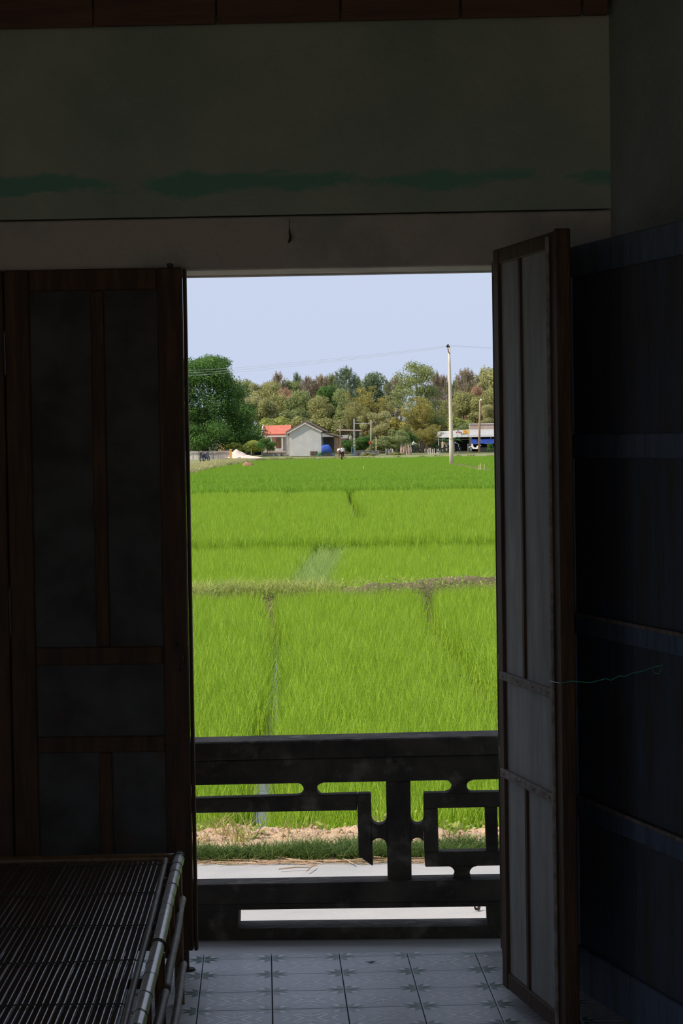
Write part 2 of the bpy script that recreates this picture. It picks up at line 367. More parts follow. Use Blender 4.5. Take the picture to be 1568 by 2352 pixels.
# the far end of the room stands behind the viewer: unseen openings added to brighten the room
def wall_with_hole(lo, hi, hx0, hx1, hz0, hz1, axis):
    bm = bmesh.new()
    a, b = (0, 1) if axis == 'x' else (1, 0)
    def seg(u0, u1, z0, z1):
        l = [0, 0, z0]; h = [0, 0, z1]; l[a] = u0; h[a] = u1; l[b] = lo[b]; h[b] = hi[b]; add_box(bm, l, h)
    seg(lo[a], hx0, lo[2], hi[2]); seg(hx1, hi[a], lo[2], hi[2]); seg(hx0, hx1, hz1, hi[2])
    if hz0 > lo[2]: seg(hx0, hx1, lo[2], hz0)
    return bm
struct('wall_back', wall_with_hole((XL, YB - .2, -.2), (XR + 3.2, YB, ZC), -2.7, 2.6, 0.0, 2.7, 'x'), 'plaster', 'back wall with a wide opening added to let in more daylight', 'wall')
struct('wall_left', wall_with_hole((XL - .2, YB, -.2), (XL, YW + .2, ZC), -1.6, 3.0, 0.7, 2.5, 'y'), 'plaster', 'side wall with an opening added to let in more daylight', 'wall')
struct('ceiling', box((XL - .2, YB - .2, ZC), (XR + 3.2, YW + .25, ZC + .12)), 'ceiling', 'dark ceiling', 'ceiling')
# beam along the top of the front wall, board by board
zb0, zb1 = PY(0, 66, YW - .03).z, PY(1400, 34, YW - .03).z
beam = struct('trim_2', box((XL, YW - .045, max(zb0, zb1) + .03), (XR - .001, YW - .002, ZC)), 'redwood', 'dark red brown boards along the top of the wall', 'beam')
cuts = [-1300, -800, -350, -70, 215, 497, 783, 1058, 1337, 1399]
for a, b in zip(cuts, cuts[1:]):
    xa, xb = PY(a + 1, 50, YW - .06).x, PY(b - 1, 50, YW - .06).x
    zz = PY((a + b) / 2, 66 - 32 * ((a + b) / 2) / 1400, YW - .06).z
    obj('board', box((xa + .001, YW - .07 + .004 * ((a // 7) % 3), zz), (min(xb, XR - .002) - .001, YW - .046, ZC - .01), .003), 'redwood', beam)
# roof of the house: unseen, front slope cut back to let in skylight
rf = bmesh.new()
e0, e1 = Vector((0, 3.0, 4.7)), Vector((0, 7.95, 2.72))
for s, (p, q) in enumerate((((0, 2.4, 4.9), (0, 6.72, 3.05)), ((0, 2.4, 4.9), (0, -3.3, 2.95)))):
    x0, x1 = XL - .7, XR + 4.5
    f4 = [(x0, p[1], p[2]), (x1, p[1], p[2]), (x1, q[1], q[2]), (x0, q[1], q[2])]
    b4 = [(a, b, c + .1) for a, b, c in f4]
    va = [rf.verts.new(v) for v in f4]; vb = [rf.verts.new(v) for v in b4]
    rf.faces.new(va); rf.faces.new(vb[::-1])
    for i in range(4): rf.faces.new((va[i], vb[i], vb[(i + 1) % 4], va[(i + 1) % 4]))
bmesh.ops.recalc_face_normals(rf, faces=rf.faces)
struct('roof', rf, 'roof_brown', 'tiled roof of the house cut back at the front wall to let in skylight', 'roof')

# small things on the front wall
hk = tubem([PY(x, y, YW - d) for x, y, d in ((664, 503, .004), (664, 520, .006), (665, 535, .009), (667, 545, .012), (665, 553, .014), (662, 557, .012))], [.0008, .0008, .003, .0045, .0045, .003], 6)
tag(obj('wall_hook', hk, 'iron'), 'small black bent iron hook hanging from the crack in the lintel', 'hook')

# ================================================================== DOORS
def leaf_frame(p0, p1):
    d = (p1 - p0); d.z = 0; w = d.length; d.normalize()
    R = Matrix(((d.x, -d.y, 0), (d.y, d.x, 0), (0, 0, 1))); return R, w
def door_leaf(root, p0, p1, z0, z1, layout, wood, panel, th=.034, side=1, stile=.045, panel_in=.010):
    """layout: rails [(z_lo,z_hi)], mullions [(u0,u1,z_lo,z_hi)], panels fill the rest; all local, front = -v*side"""
    R, w = leaf_frame(p0, p1); base = Vector((p0.x, p0.y, 0))
    def part(name, u0, u1, za, zb, m, inset=0.0, bev=.003, tk=None):
        t = tk or th
        v0, v1 = (-t / 2 + inset, t / 2 - inset)
        return obj(name, box((u0, v0, za), (u1, v1, zb), bev, R, base), m, root)
    part('stile', 0, stile, z0, z1, wood); part('stile', w - stile, w, z0, z1, wood)
    rails = layout['rails']
    for a, b in rails: part('rail', stile + .0005, w - stile - .0005, a, b, wood, layout.get('rail_in', .002))
    for u0, u1, a, b in layout['mullions']: part('mullion', u0, u1, a + .0005, b - .0005, wood, .003)
    for u0, u1, a, b in layout['panels']: part('panel', u0 - .003, u1 + .003, a - .003, b + .003, panel, panel_in, 0)
    return R, base, w

# left leaf, shut, in the plane of the wall
YD = 6.45
def zpx(y, x=230): return PY(x, y, YD).z
pa, pb = PY(24, 1300, YD), PY(431, 1400, YD)
x0 = pa.x; wl = pb.x - pa.x
zt, zbot = Z_TOP, PY(440, 2181, YD).z
u = lambda px, y: PY(px, y, YD).x - x0
stl = u(80, 1300); str_ = wl - u(391, 1300)
mu0, mu1 = u(214, 1000), u(245, 1000)
mz = [(zpx(1485), zpx(668)), (zpx(2120), zpx(1727))]
rails = [(zpx(668), zt), (zpx(1526), zpx(1485)), (zpx(1727), zpx(1690)), (zbot, zpx(2120))]
d1 = empty('door_1', (x0, YD, zbot), 'dark wooden door leaf with grey panels, shut behind the bamboo bed', 'door', kind='structure')
lay = dict(rails=rails, mullions=[(mu0, mu1, *mz[0]), (mu0, mu1, *mz[1])],
           panels=[(stl, mu0, *mz[0]), (mu1, wl - stl, *mz[0]), (stl, wl - stl, zpx(1690), zpx(1526)), (stl, mu0, *mz[1]), (mu1, wl - stl, *mz[1])], rail_in=.001)
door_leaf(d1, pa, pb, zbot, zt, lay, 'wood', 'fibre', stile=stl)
# outer rebate strip on the free edge, handle, foot of the pivot
obj('edge_strip', box((pb.x + .001, YD + .006, zbot - .005), (pb.x + .011, YD + .03, zt - .004), .002), 'wood', d1)
hp = [PY(x, y, YD - .018 - dd) for x, y, dd in ((405, 1478, 0), (408, 1486, .018), (416, 1500, .026), (419, 1516, .026), (417, 1532, .018), (413, 1540, 0))]
tag(obj('handle', tubem(hp, .0035, 6), 'iron', d1), 'bent iron pull handle')
obj('top_pin', box((PY(384, 617, YD).x, YD - .012, zt), (PY(397, 617, YD).x, YD + .012, zt + .012), .002), 'iron', d1)
ft = PY(432, 2196, YD)
obj('pivot_foot', tubem([(ft.x, YD, .0005), (ft.x, YD, .006)], [.022, .019], 12), 'iron', d1)
obj('pivot_pin', tubem([(ft.x - .006, YD, .005), (ft.x - .006, YD, zbot + .001)], .009, 8), 'iron', d1)
# next leaf, at the very edge of the frame
pc = PY(21, 1300, YD); pd_ = Vector((pc.x - .49, YD, 0))
d2 = empty('door_2', (pd_.x, YD, zbot), 'near black door leaf at the frame edge beside the shut panelled leaf', 'door', kind='structure')
lay2 = dict(rails=rails, mullions=[], panels=[(.07, .42, zpx(1485), zpx(668)), (.07, .42, zpx(1690), zpx(1526)), (.07, .42, zpx(2120), zpx(1727))])
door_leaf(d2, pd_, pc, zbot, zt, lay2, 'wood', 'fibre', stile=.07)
# cover strips over the joint: daylight shows only where they are missing
zs = [zbot, PY(42, 1462, YD).z, PY(42, 1350, YD).z, PY(28, 860, YD).z, PY(28, 762, YD).z, zt]
for a, b in ((0, 1), (2, 3), (4, 5)):
    obj('cover_strip', box((pc.x - .012, YD + .0175, zs[a]), (pa.x + .012, YD + .026, zs[b]), .001), 'wood', d2)

# right hand folding pair: one leaf seen edge on, one turned toward the room
zlo = 0.045
A = PZ(1146, 575, Z_TOP); B = PZ(1288, 530, Z_TOP)
J = PY(1150, 1300, YW - .03); J.z = 0
d3 = empty('door_3', (J.x, J.y, zlo), 'weathered wooden folding door with grey panels, standing open', 'door', kind='structure')
R, w = leaf_frame(A, B)
st = .048
rz = [(Z_TOP - .04, Z_TOP), (zlo, zlo + .045)]
za, zb_ = PY(1160, 1548, A.y).z, PY(1160, 1770, A.y).z
# visible face is the one turned to the room's middle
mu = (w * .40, w * .40 + .022)
lay3 = dict(rails=rz, mullions=[(mu[0], mu[1], za + .012, Z_TOP - .04), (mu[0], mu[1], zlo + .045, zb_ - .012)],
            panels=[(st, mu[0], za, Z_TOP - .04), (mu[1], w - st, za, Z_TOP - .04), (st, w - st, zb_, za), (st, mu[0], zlo + .045, zb_), (mu[1], w - st, zlo + .045, zb_)])
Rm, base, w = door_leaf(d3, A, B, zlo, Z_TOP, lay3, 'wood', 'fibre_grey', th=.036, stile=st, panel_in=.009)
for zc in (za, zb_):      # nailed battens
    bt = obj('batten', box((.02, -.0225, zc - .011), (w - .045, -.010, zc + .011), .002, Rm, base), 'wood_worn', d3)
    for q in range(4):
        uu = .06 + q * (w - .14) / 3
        obj('nail', box((uu - .002, -.0242, zc - .002), (uu + .002, -.0222, zc + .002), 0, Rm, base), 'iron', bt)
# edge post carried by the near stile
obj('edge_post', box((w + .0005, -.020, zlo), (w + .024, .016, Z_TOP + .004), .003, Rm, base), 'wood', d3)
obj('edge_bead', box((w - .05, -.026, zlo + .02), (w - .036, -.0185, Z_TOP - .01), .002, Rm, base), 'wood_worn', d3)
J2 = Vector((J.x, J.y, 0)); A2 = Vector((A.x, A.y + .02, 0))
R2, w2 = leaf_frame(J2, A2)
lay4 = dict(rails=[(Z_TOP - .045, Z_TOP - .002), (za - .02, za + .02), (zb_ - .02, zb_ + .02), (zlo + .02, zlo + .06)], mullions=[],
            panels=[(.05, w2 - .05, za + .02, Z_TOP - .045), (.05, w2 - .05, zb_ + .02, za - .02), (.05, w2 - .05, zlo + .06, zb_ - .02)])
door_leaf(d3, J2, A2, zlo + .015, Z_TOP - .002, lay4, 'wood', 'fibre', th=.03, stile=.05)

# blue door, wide open along the side wall
Bq0, Bq1 = PZ(1322, 568, Z_TOP), PZ(1568, 508, Z_TOP)
dv = (Bq1 - Bq0); dv.z = 0; dv.normalize()
C0 = Bq0 - dv * .07; C1 = Bq1 + dv * .22
C0.z = C1.z = 0
d4 = empty('door_4', (C0.x, C0.y, zlo), 'dark blue painted wooden door standing open along the side wall', 'door', kind='structure')
R5, w5 = leaf_frame(C0, C1)
def zon(px, py):           # height of a mark seen on the blue door's plane
    d = ray(px, py); nrm = Vector((-dv.y, dv.x, 0)); t = (C0 - ORG).dot(nrm) / d.dot(nrm); return (ORG + d * t).z
r1 = (zon(1450, 1052), zon(1450, 996)); r2 = (zon(1450, 1480), zon(1450, 1432)); r3 = (zon(1450, 1922), zon(1450, 1873))
lay5 = dict(rails=[(Z_TOP - .08, Z_TOP), r1, r2, r3, (zlo, zlo + .12)], mullions=[],
            panels=[(.06, w5 - .06, r1[1], Z_TOP - .08), (.06, w5 - .06, r2[1], r1[0]), (.06, w5 - .06, r3[1], r2[0]), (.06, w5 - .06, zlo + .12, r3[0])])
R5, b5, w5 = door_leaf(d4, C0, C1, zlo, Z_TOP, lay5, 'blue_paint', 'blue_panel', th=.04, stile=.06, panel_in=.013)
for rr in (r2, r3):        # worn ledges on two rails
    obj('ledge', box((.062, -.028, rr[1] - .004), (w5 - .062, -.0185, rr[1] + .006), .002, R5, b5), 'wood_worn', d4)
# wire that ties the folding leaf to the blue door
def on_blue(px, py, off=.03):
    d = ray(px, py); nrm = Vector((-dv.y, dv.x, 0)); t = (C0 - ORG).dot(nrm) / d.dot(nrm); p = ORG + d * t
    return p + nrm * (off if (ORG - p).dot(nrm) > 0 else -off)
wa = base + Rm @ Vector((w - .043, -.03, 0)); wa.z = PY(1275, 1564, wa.y).z; wb = on_blue(1548, 1526)
wm = base + Rm @ Vector((w + .030, -.026, 0)); wm.z = wa.z + .002
pts = [wa]; wa = wm
for i, (fx, jy) in enumerate(((0, 0), (.12, .004), (.3, -.002), (.45, .003), (.5, -.003), (.58, .004), (.64, -.001), (.72, .003), (.8, 0), (.88, .002), (1, 0))):
    p = wa.lerp(wb, fx); p.z += jy - .012 * math.sin(fx * math.pi); pts.append(p)
bmw = tube(bmesh.new(), pts, .0011, 5)
hkp = [wb + Vector((0, 0, 0)), wb + Vector((-.002, -.004, -.010)), wb + Vector((-.010, -.006, -.020)), wb + Vector((-.018, -.006, -.020)), wb + Vector((-.024, -.006, -.012))]
tube(bmw, hkp, .0011, 5)
tag(obj('tie_wire', bmw, 'green_wire'), 'thin green wire tying the folding leaf to the blue door', 'wire')

# ================================================================== BALUSTRADE
bal = empty('balustrade', (PY(800, 2167, YBAL).x, YBAL, -.004), 'dark mossy concrete balustrade with geometric fretwork across the doorway', 'balustrade')
TH = .05
def bp(name, pts, Y=YBAL + .03, depth=TH, bev=.003): return obj(name, pxpoly(pts, Y, depth, bev), 'moss_concrete', bal)
def lin(x, xa, ya, xb, yb): return ya + (yb - ya) * (x - xa) / (xb - xa)
L_, R_ = 250, 1330
capf = lambda x: lin(x, 441, 1706, 1141, 1690); capb = lambda x: lin(x, 441, 1748, 1141, 1733)
# cap: front face then depth
obj('cap_rail', pxpoly([(L_, capf(L_)), (R_, capf(R_)), (R_, capb(R_)), (L_, capb(L_))], YBAL - .02, .135, .004), 'moss_concrete', bal)
tb = lambda x: lin(x, 443, 1804, 1141, 1790)
bp('top_beam', [(L_, capb(L_) + .5), (R_, capb(R_) + .5), (R_, tb(R_)), (L_, tb(L_))], YBAL + .012, .08)
lt = lambda x: lin(x, 449, 2033, 1141, 2021); lb = lambda x: lin(x, 449, 2078, 1141, 2070)
bp('lower_rail', [(L_, lt(L_)), (R_, lt(R_)), (R_, lb(R_)), (L_, lb(L_))], YBAL + .0, .10)
# post
bp('post', [(886, tb(886) + .3), (942, tb(942) + .3), (945, lt(945) - .3), (890, lt(890) - .3)])
# hooked bar
bp('bar', [(L_, lin(L_, 443, 1835, 851, 1823)), (819.5, lin(819.5, 443, 1835, 851, 1823)), (819.5, lin(819.5, 443, 1868, 820, 1861.5)), (L_, lin(L_, 443, 1868, 820, 1861.5))])
bp('hook', [(820, 1824), (851, 1823), (853, 1900), (856, 1990), (823, 1966)])
# square ring
bp('ring_bar', [(972, 1822.5), (1330, 1817), (1330, 1851), (972, 1857)])
bp('ring_bar', [(974, 1957.5), (1330, 1951), (1330, 1985), (976, 1991.5)])
bp('ring_bar', [(972, 1857.5), (1005, 1856.5), (1007, 1957), (974, 1957.2)])
bp('ring_bar', [(1113, 1855), (1142, 1854.5), (1144, 1954.7), (1116, 1955.5)])
# waisted links
def vlink(cx, half, yt, yb2):
    r = (yb2 - yt) / 2; cy = (yt + yb2) / 2; pts = []
    k = 8
    for i in range(k + 1):
        a = math.pi / 2 - math.pi * i / k; pts.append((cx + half + r - r * math.cos(a), cy - r * math.sin(a)))
    for i in range(k + 1):
        a = -math.pi / 2 + math.pi * i / k; pts.append((cx - half - r + r * math.cos(a), cy - r * math.sin(a)))
    return pts
def hlink(cy, half, xl, xr):
    r = (xr - xl) / 2; cx = (xl + xr) / 2; pts = []; k = 8
    for i in range(k + 1):
        a = math.pi - math.pi * i / k; pts.append((cx + r * math.cos(a), cy - half - r + r * math.sin(a)))
    for i in range(k + 1):
        a = -math.pi * i / k; pts.append((cx + r * math.cos(a), cy + half + r + r * math.sin(a)))
    return pts
bp('link', vlink(712, 15, tb(712), 1827.5), bev=0)
bp('link', vlink(1054, 17, tb(1054), 1821.5), bev=0)
bp('link', vlink(1061, 17, 1989.5, lt(1061)), bev=0)
bp('link', hlink(1910, 15, 852, 888), bev=0)
bp('link', hlink(1909, 15, 943.5, 973), bev=0)
# base wall with its long slot
sb = lambda x: lin(x, 547, 2133, 1115, 2127); stp = lambda x: lin(x, 547, 2090, 1112, 2082)
gb = lambda x: 2172
YBW = YBAL + .012; DBW = .115
obj('base_wall', pxpoly([(L_, lb(L_) + .3), (R_, lb(R_) + .3), (R_, stp(R_)), (L_, stp(L_))], YBW, DBW), 'moss_concrete', bal)
zf = -.004
def down(pts):          # lower edge stands on the cement strip
    f = [PY(x, y, YBW) for x, y in pts[:2]]; f += [Vector((f[1].x, YBW, zf)), Vector((f[0].x, YBW, zf))]
    return hexa(f, [p + Vector((0, DBW, 0)) for p in f])
obj('base_wall', down([(L_, sb(L_)), (R_, sb(R_))]), 'moss_concrete', bal)
obj('base_wall', pxpoly([(L_, stp(L_) + .2), (547, stp(547) + .2), (546, sb(546) - .2), (L_, sb(L_) - .2)], YBW, DBW), 'moss_concrete', bal)
obj('base_wall', pxpoly([(1117, stp(1117) + .2), (R_, stp(R_) + .2), (R_, sb(R_) - .2), (1119, sb(1119) - .2)], YBW, DBW), 'moss_concrete', bal)

# ================================================================== BAMBOO BED
ZB = .405
bed_far = PZ(412, 1968, ZB); bed_near = PZ(318, 2352, ZB)
bd = (bed_near - bed_far); bd.z = 0; bd.normalize()
BL = 2.1                                             # length toward the room
bed = empty('bamboo_bed', (bed_far.x - .45, bed_far.y - 1.0, 0), 'low bamboo slat bed with a pale peeling edge pole, beside the doorway', 'bed')
NB = bed_far + bd * BL
BW = 1.0
side = Vector((bd.y, -bd.x, 0)); side = side if side.x < 0 else -side
# edge pole with nodes
def bamboo(p0, p1, r, nodes, seg=12, sub=8, wob=0.0, seed=1):
    rnd = random.Random(seed); pts, rs = [], []
    for i in range(nodes):
        for k in range(sub):
            t = (i + k / sub) / nodes; f = k / sub
            p = p0.lerp(p1, t); 
            p = p + Vector((math.sin(t * 9 + seed), 0, math.cos(t * 7 + seed))) * wob
            pts.append(p); rs.append(r * (1.06 if k == 0 else 1.0))
    pts.append(p1); rs.append(r * 1.1)
    return tubem(pts, rs, seg)
ep = bamboo(bed_far + bd * -.012, NB, .0145, 11, 16, 8, .0010, 3)
me = mesh_of(ep, 'edge_pole')
for mm in ('bamboo_pole', 'bamboo_green'): me.materials.append(MATS[mm])
for f in me.polygons:                                # the outer side kept its green skin
    nrm = f.normal
    if nrm.dot(-side) > .55 and nrm.z < .62 and nrm.z > -.4: f.material_index = 1
tag(obj('edge_pole', me, None, bed, True), 'pale bamboo edge pole, its outer side still green')
p0 = PZ(398, 1966, ZB) ; far_l = bed_far + side * BW
obj('end_pole', bamboo(bed_far + Vector((0, .004, -.004)), far_l + Vector((0, .004, -.004)), .0135, 5, 10, 5, 0, 5), 'bamboo_brown', bed, True)
obj('edge_pole', bamboo(far_l, far_l + bd * BL, .0145, 16, 10, 4, .001, 8), 'bamboo_pole', bed, True)
obj('end_pole', bamboo(NB, NB + side * BW, .0135, 5, 10, 5, 0, 9), 'bamboo_brown', bed, True)
# slats
rnd = random.Random(5)
far_r = PZ(372, 1979, ZB); nearpt = PZ(258, 2352, ZB); dr = (nearpt - far_r); dr.z = 0; dr.normalize()
NS = 66
tie_d = [.045, .43, .80, 1.16, 1.53, 1.90]
zmat = ZB - .001
for i in range(NS):
    off = .0135 * i
    f0 = far_r + side * off
    ang = -.00042 * i
    d = Matrix.Rotation(ang, 3, 'Z') @ dr
    d = dr.lerp(Matrix.Rotation(-.03, 3, 'Z') @ dr, i / NS) if True else d
    d.normalize()
    perp = Vector((-d.y, d.x, 0)); wd = .0063 + rnd.uniform(-.0004, .0004)
    st0 = f0 + d * rnd.uniform(-.012, .012)
    bm = bmesh.new(); prev = None; n = 22
    jog = [rnd.uniform(-.0004, .0004) for _ in range(n + 1)]
    hz = rnd.uniform(-.0012, .0012)
    for k in range(n + 1):
        t = k / n * (BL - .03)
        near_tie = min(abs(t - q) for q in tie_d)
        zz = zmat + hz + .0012 * math.sin(t * 5 + i * .7) - (.0012 if near_tie < .04 else 0)
        c = st0 + d * t + perp * jog[k]; c.z = zz
        ring = [bm.verts.new(c + perp * a + Vector((0, 0, b))) for a, b in ((-wd, -.003), (-wd, .0016), (wd * .55, .0022), (wd * .82, .0012), (wd, -.0006), (wd, -.003))]
        if prev:
            for q in range(6): bm.faces.new((prev[q], prev[(q + 1) % 6], ring[(q + 1) % 6], ring[q]))
        else: bm.faces.new(ring[::-1])
        prev = ring
    bm.faces.new(prev); bmesh.ops.recalc_face_normals(bm, faces=bm.faces)
    obj('slat', bm, 'bamboo_dark', bed)
for q in range(1, 15):                               # dark cracks at the nodes of the edge pole
    c_ = bed_far + bd * (q * .14 + .02 * math.sin(q * 2.3)); pts = []
    for k in range(15):
        an = 2 * math.pi * k / 14; pts.append(c_ + (-side) * (.0147 * math.cos(an)) + Vector((0, 0, .0147 * math.sin(an))) + bd * (.003 * math.sin(3 * an + q)))
    obj('node', tubem(pts, .0009, 4), 'binding', bed)
# edge slat, wider and paler, and the under mat strip
es = PZ(381, 1972, ZB); en = PZ(284, 2352, ZB); de = (en - es); de.z = 0; de.normalize()
obj('edge_slat', bamboo(es + Vector((0, 0, -.004)), es + de * (BL - .05) + Vector((0, 0, -.004)), .0075, 9, 8, 4, .001, 11), 'bamboo_old', bed, True)
for q in tie_d:                                      # cords that tie the slats
    a = far_r + dr * q + Vector((.012, .0, 0)); b = a + side * (.0135 * NS + .02)
    pts = []
    for k in range(NS * 2 + 1):
        p = a.lerp(b, k / (NS * 2)); p.z = zmat + .0035 + (.0008 if k % 2 else -.0012); p += dr * .006 * math.sin(k * .13 + q * 9); pts.append(p)
    obj('tie_cord', tubem(pts, .0016, 5), 'binding', bed)
for t in (.25, .8, 1.35, 1.9):                       # bearers under the mat
    a = bed_far + bd * t; b = a + side * BW
    obj('bearer', tubem([a + Vector((0, 0, -.018)), b + Vector((0, 0, -.018))], .011, 8), 'bamboo_brown', bed, True)
# legs, rails, spindles
def vleg(p, ztop, r=.0125, z0=.0): return tubem([Vector((p.x, p.y, z0)), Vector((p.x, p.y, ztop * .5)), Vector((p.x, p.y, ztop))], [r * 1.1, r, r], 10)
lg0 = PZ(413, 2306, 0); mid = bed_far + bd * (bed_far.y - 4.95)
LEGS = []
for t in (lg0, Vector((mid.x + .004, mid.y, 0)), NB):
    for s in (0, 1):
        p = Vector((t.x, t.y, 0)) + side * (BW * s)
        obj('leg', vleg(p, ZB - .014), 'bamboo_brown', bed, True); LEGS.append(p)
for s in (0, 1):
    for zz, r in ((.285, .0105), (.108, .0105)):
        a = Vector((lg0.x, lg0.y, zz)) + side * (BW * s) - side * .012; b = Vector((mid.x + .004, mid.y, zz + .02)) + side * (BW * s) - side * .012
        obj('side_rail', bamboo(a + bd * -.0, b, r, 4, 10, 5, .001, 4 + s), 'bamboo_old', bed, True)
        a2 = b + bd * .02; c2 = Vector((NB.x, NB.y, zz)) + side * (BW * s)
        obj('side_rail', bamboo(a2, c2, r, 3, 10, 5, .001, 6 + s), 'bamboo_old', bed, True)
for t in (.2, .45, .7, .95, 1.45, 1.65):
    p = bed_far + bd * t
    obj('spindle', tubem([(p.x, p.y, .292), (p.x, p.y, ZB - .012)], .008, 6), 'bamboo_brown', bed, True)
for t, dz in ((.0, 0), (.03, 0), (1.07, 0), (1.085, 0)):   # lashings round the edge pole
    c = bed_far + bd * t; pts = []
    for k in range(13):
        a = 2 * math.pi * k / 12; pts.append(c + (-side) * (.0165 * math.cos(a)) + Vector((0, 0, .0165 * math.sin(a))) + bd * (.006 * math.sin(a)))
    obj('lashing', tubem(pts, .0018, 5), 'binding', bed)

# bits lying on the floor
def flat_leaf(name, px, py, z, ln, wd, ang, m, label, curl=.004):
    c = PZ(px, py, z); bm = bmesh.new(); n = 6; top = []; bot = []
    for k in range(n + 1):
        t = k / n - .5; hw = wd * math.cos(t * math.pi) ** .8 if abs(t) < .499 else .0006
        for s in (-1, 1):
            x, y = t * ln, s * hw / 2
            p = Vector((x * math.cos(ang) - y * math.sin(ang), x * math.sin(ang) + y * math.cos(ang), .0014 + curl * (abs(s * t) + t * t)))
            (bot if s < 0 else top).append(p + c)
    vt = [bm.verts.new(p) for p in top]; vb = [bm.verts.new(p) for p in bot]
    for k in range(n): bm.faces.new((vt[k], vb[k], vb[k + 1], vt[k + 1]))
    bmesh.ops.solidify(bm, geom=bm.faces[:], thickness=.0009)
    return tag(obj(name, bm, m), label, 'leaf')
flat_leaf('dry_leaf', 851, 2211, .0005, .035, .012, .2, 'brown_leaf', 'small dark dry leaf lying on a floor tile beside the cement strip')

# ================================================================== OUTSIDE: GROUND
NP = np.random.default_rng(11)
ZF = -.50; ZF2 = -.90; ZV = -.50
Z_ROAD = -.25
struct('bounce_slab', box((-12, -30, -.3), (12, -2.85, -.06)), 'bounce_earth', 'pale earth slab added behind the house to bounce sunlight into the room', 'yard')  # unseen slab added to throw warm light into the room
struct('ground', box((-700, -300, -2.2), (700, 1200, ZF2 - .06)), 'hill_earth', 'open ground under the fields and the village', 'ground')
struct('field_ground_far', box((-150, 101, ZF2 - .05), (150, 330, ZF2)), 'field_mud', 'wet mud of the farther, lower rice field', 'field')
struct('field_ground', box((-150, 10.2, ZF2 - .05), (150, 100.9, ZF)), 'field_mud', 'wet dark mud of the rice field', 'field')
rdm = box((-30, YBAL + .225, -.6), (30, 9.42, Z_ROAD), .0)
struct('road', rdm, 'road', 'pale grey concrete lane in front of the balustrade', 'road')
# verge between lane and field: grass darkened in colour for shade, then a sunlit bank of loose soil
def verge_z(x, y):
    ys = (9.40, 9.50, 9.70, 9.95, 10.12, 10.35, 10.62); zs_ = (-.262, -.235, -.225, -.215, -.225, -.36, -.53)
    z = float(np.interp(y, ys, zs_)); k = max(0, 1 - abs(y - 10.02) / .38)
    z += k * (.055 * mnoise.noise(Vector((x * 2.2, y * 3, 0))) + .03 * mnoise.noise(Vector((x * 9, y * 9, 3))) + .018 * mnoise.noise(Vector((x * 30, y * 30, 7))))
    return z
bm = bmesh.new(); nx, ny = 420, 40; grid = []
for j in range(ny + 1):
    y = 9.40 + 1.24 * j / ny
    grid.append([bm.verts.new((-4.4 + 8.8 * i / nx, y, verge_z(-4.4 + 8.8 * i / nx, y))) for i in range(nx + 1)])
for j in range(ny):
    for i in range(nx): bm.faces.new((grid[j][i], grid[j][i + 1], grid[j + 1][i + 1], grid[j + 1][i]))
vo = obj('verge_bank', bm, 'soil', None, True); tag(vo, 'bank of loose pinkish soil between the lane and the rice', 'soil bank', kind='structure')

# ------------------------------------------------------------------ scatter: points of one mesh carry blades of the same mesh
def gn_scatter_tree():
    g = bpy.data.node_groups.new('scatter', 'GeometryNodeTree')
    g.interface.new_socket('Geometry', in_out='INPUT', socket_type='NodeSocketGeometry')
    g.interface.new_socket('Geometry', in_out='OUTPUT', socket_type='NodeSocketGeometry')
    n, l = g.nodes, g.links
    gi = n.new('NodeGroupInput'); go = n.new('NodeGroupOutput')
    def attr(name, t):
        a = n.new('GeometryNodeInputNamedAttribute'); a.data_type = t; a.inputs['Name'].default_value = name; return a.outputs[0]
    tid = attr('tid', 'INT'); join = n.new('GeometryNodeJoinGeometry')
    for i in range(4):
        c = n.new('FunctionNodeCompare'); c.data_type = 'INT'; c.operation = 'EQUAL'
        l.new(tid, c.inputs[2]); c.inputs[3].default_value = i
        s = n.new('GeometryNodeSeparateGeometry'); s.domain = 'POINT'; l.new(gi.outputs[0], s.inputs[0]); l.new(c.outputs[0], s.inputs[1])
        gt = n.new('GeometryNodeGeometryToInstance'); l.new(s.outputs[0], gt.inputs[0]); l.new(gt.outputs[0], join.inputs[0])
    c = n.new('FunctionNodeCompare'); c.data_type = 'INT'; c.operation = 'GREATER_EQUAL'; l.new(tid, c.inputs[2]); c.inputs[3].default_value = 100
    s = n.new('GeometryNodeSeparateGeometry'); s.domain = 'POINT'; l.new(gi.outputs[0], s.inputs[0]); l.new(c.outputs[0], s.inputs[1])
    ip = n.new('GeometryNodeInstanceOnPoints'); l.new(s.outputs[0], ip.inputs['Points']); l.new(join.outputs[0], ip.inputs['Instance'])
    ip.inputs['Pick Instance'].default_value = True
    sub = n.new('ShaderNodeMath'); sub.operation = 'SUBTRACT'; l.new(tid, sub.inputs[0]); sub.inputs[1].default_value = 100
    l.new(sub.outputs[0], ip.inputs['Instance Index'])
    e2r = n.new('FunctionNodeEulerToRotation'); l.new(attr('rot', 'FLOAT_VECTOR'), e2r.inputs[0]); l.new(e2r.outputs[0], ip.inputs['Rotation'])
    l.new(attr('scl', 'FLOAT_VECTOR'), ip.inputs['Scale'])
    l.new(ip.outputs[0], go.inputs[0])
    return g
SCAT = gn_scatter_tree()
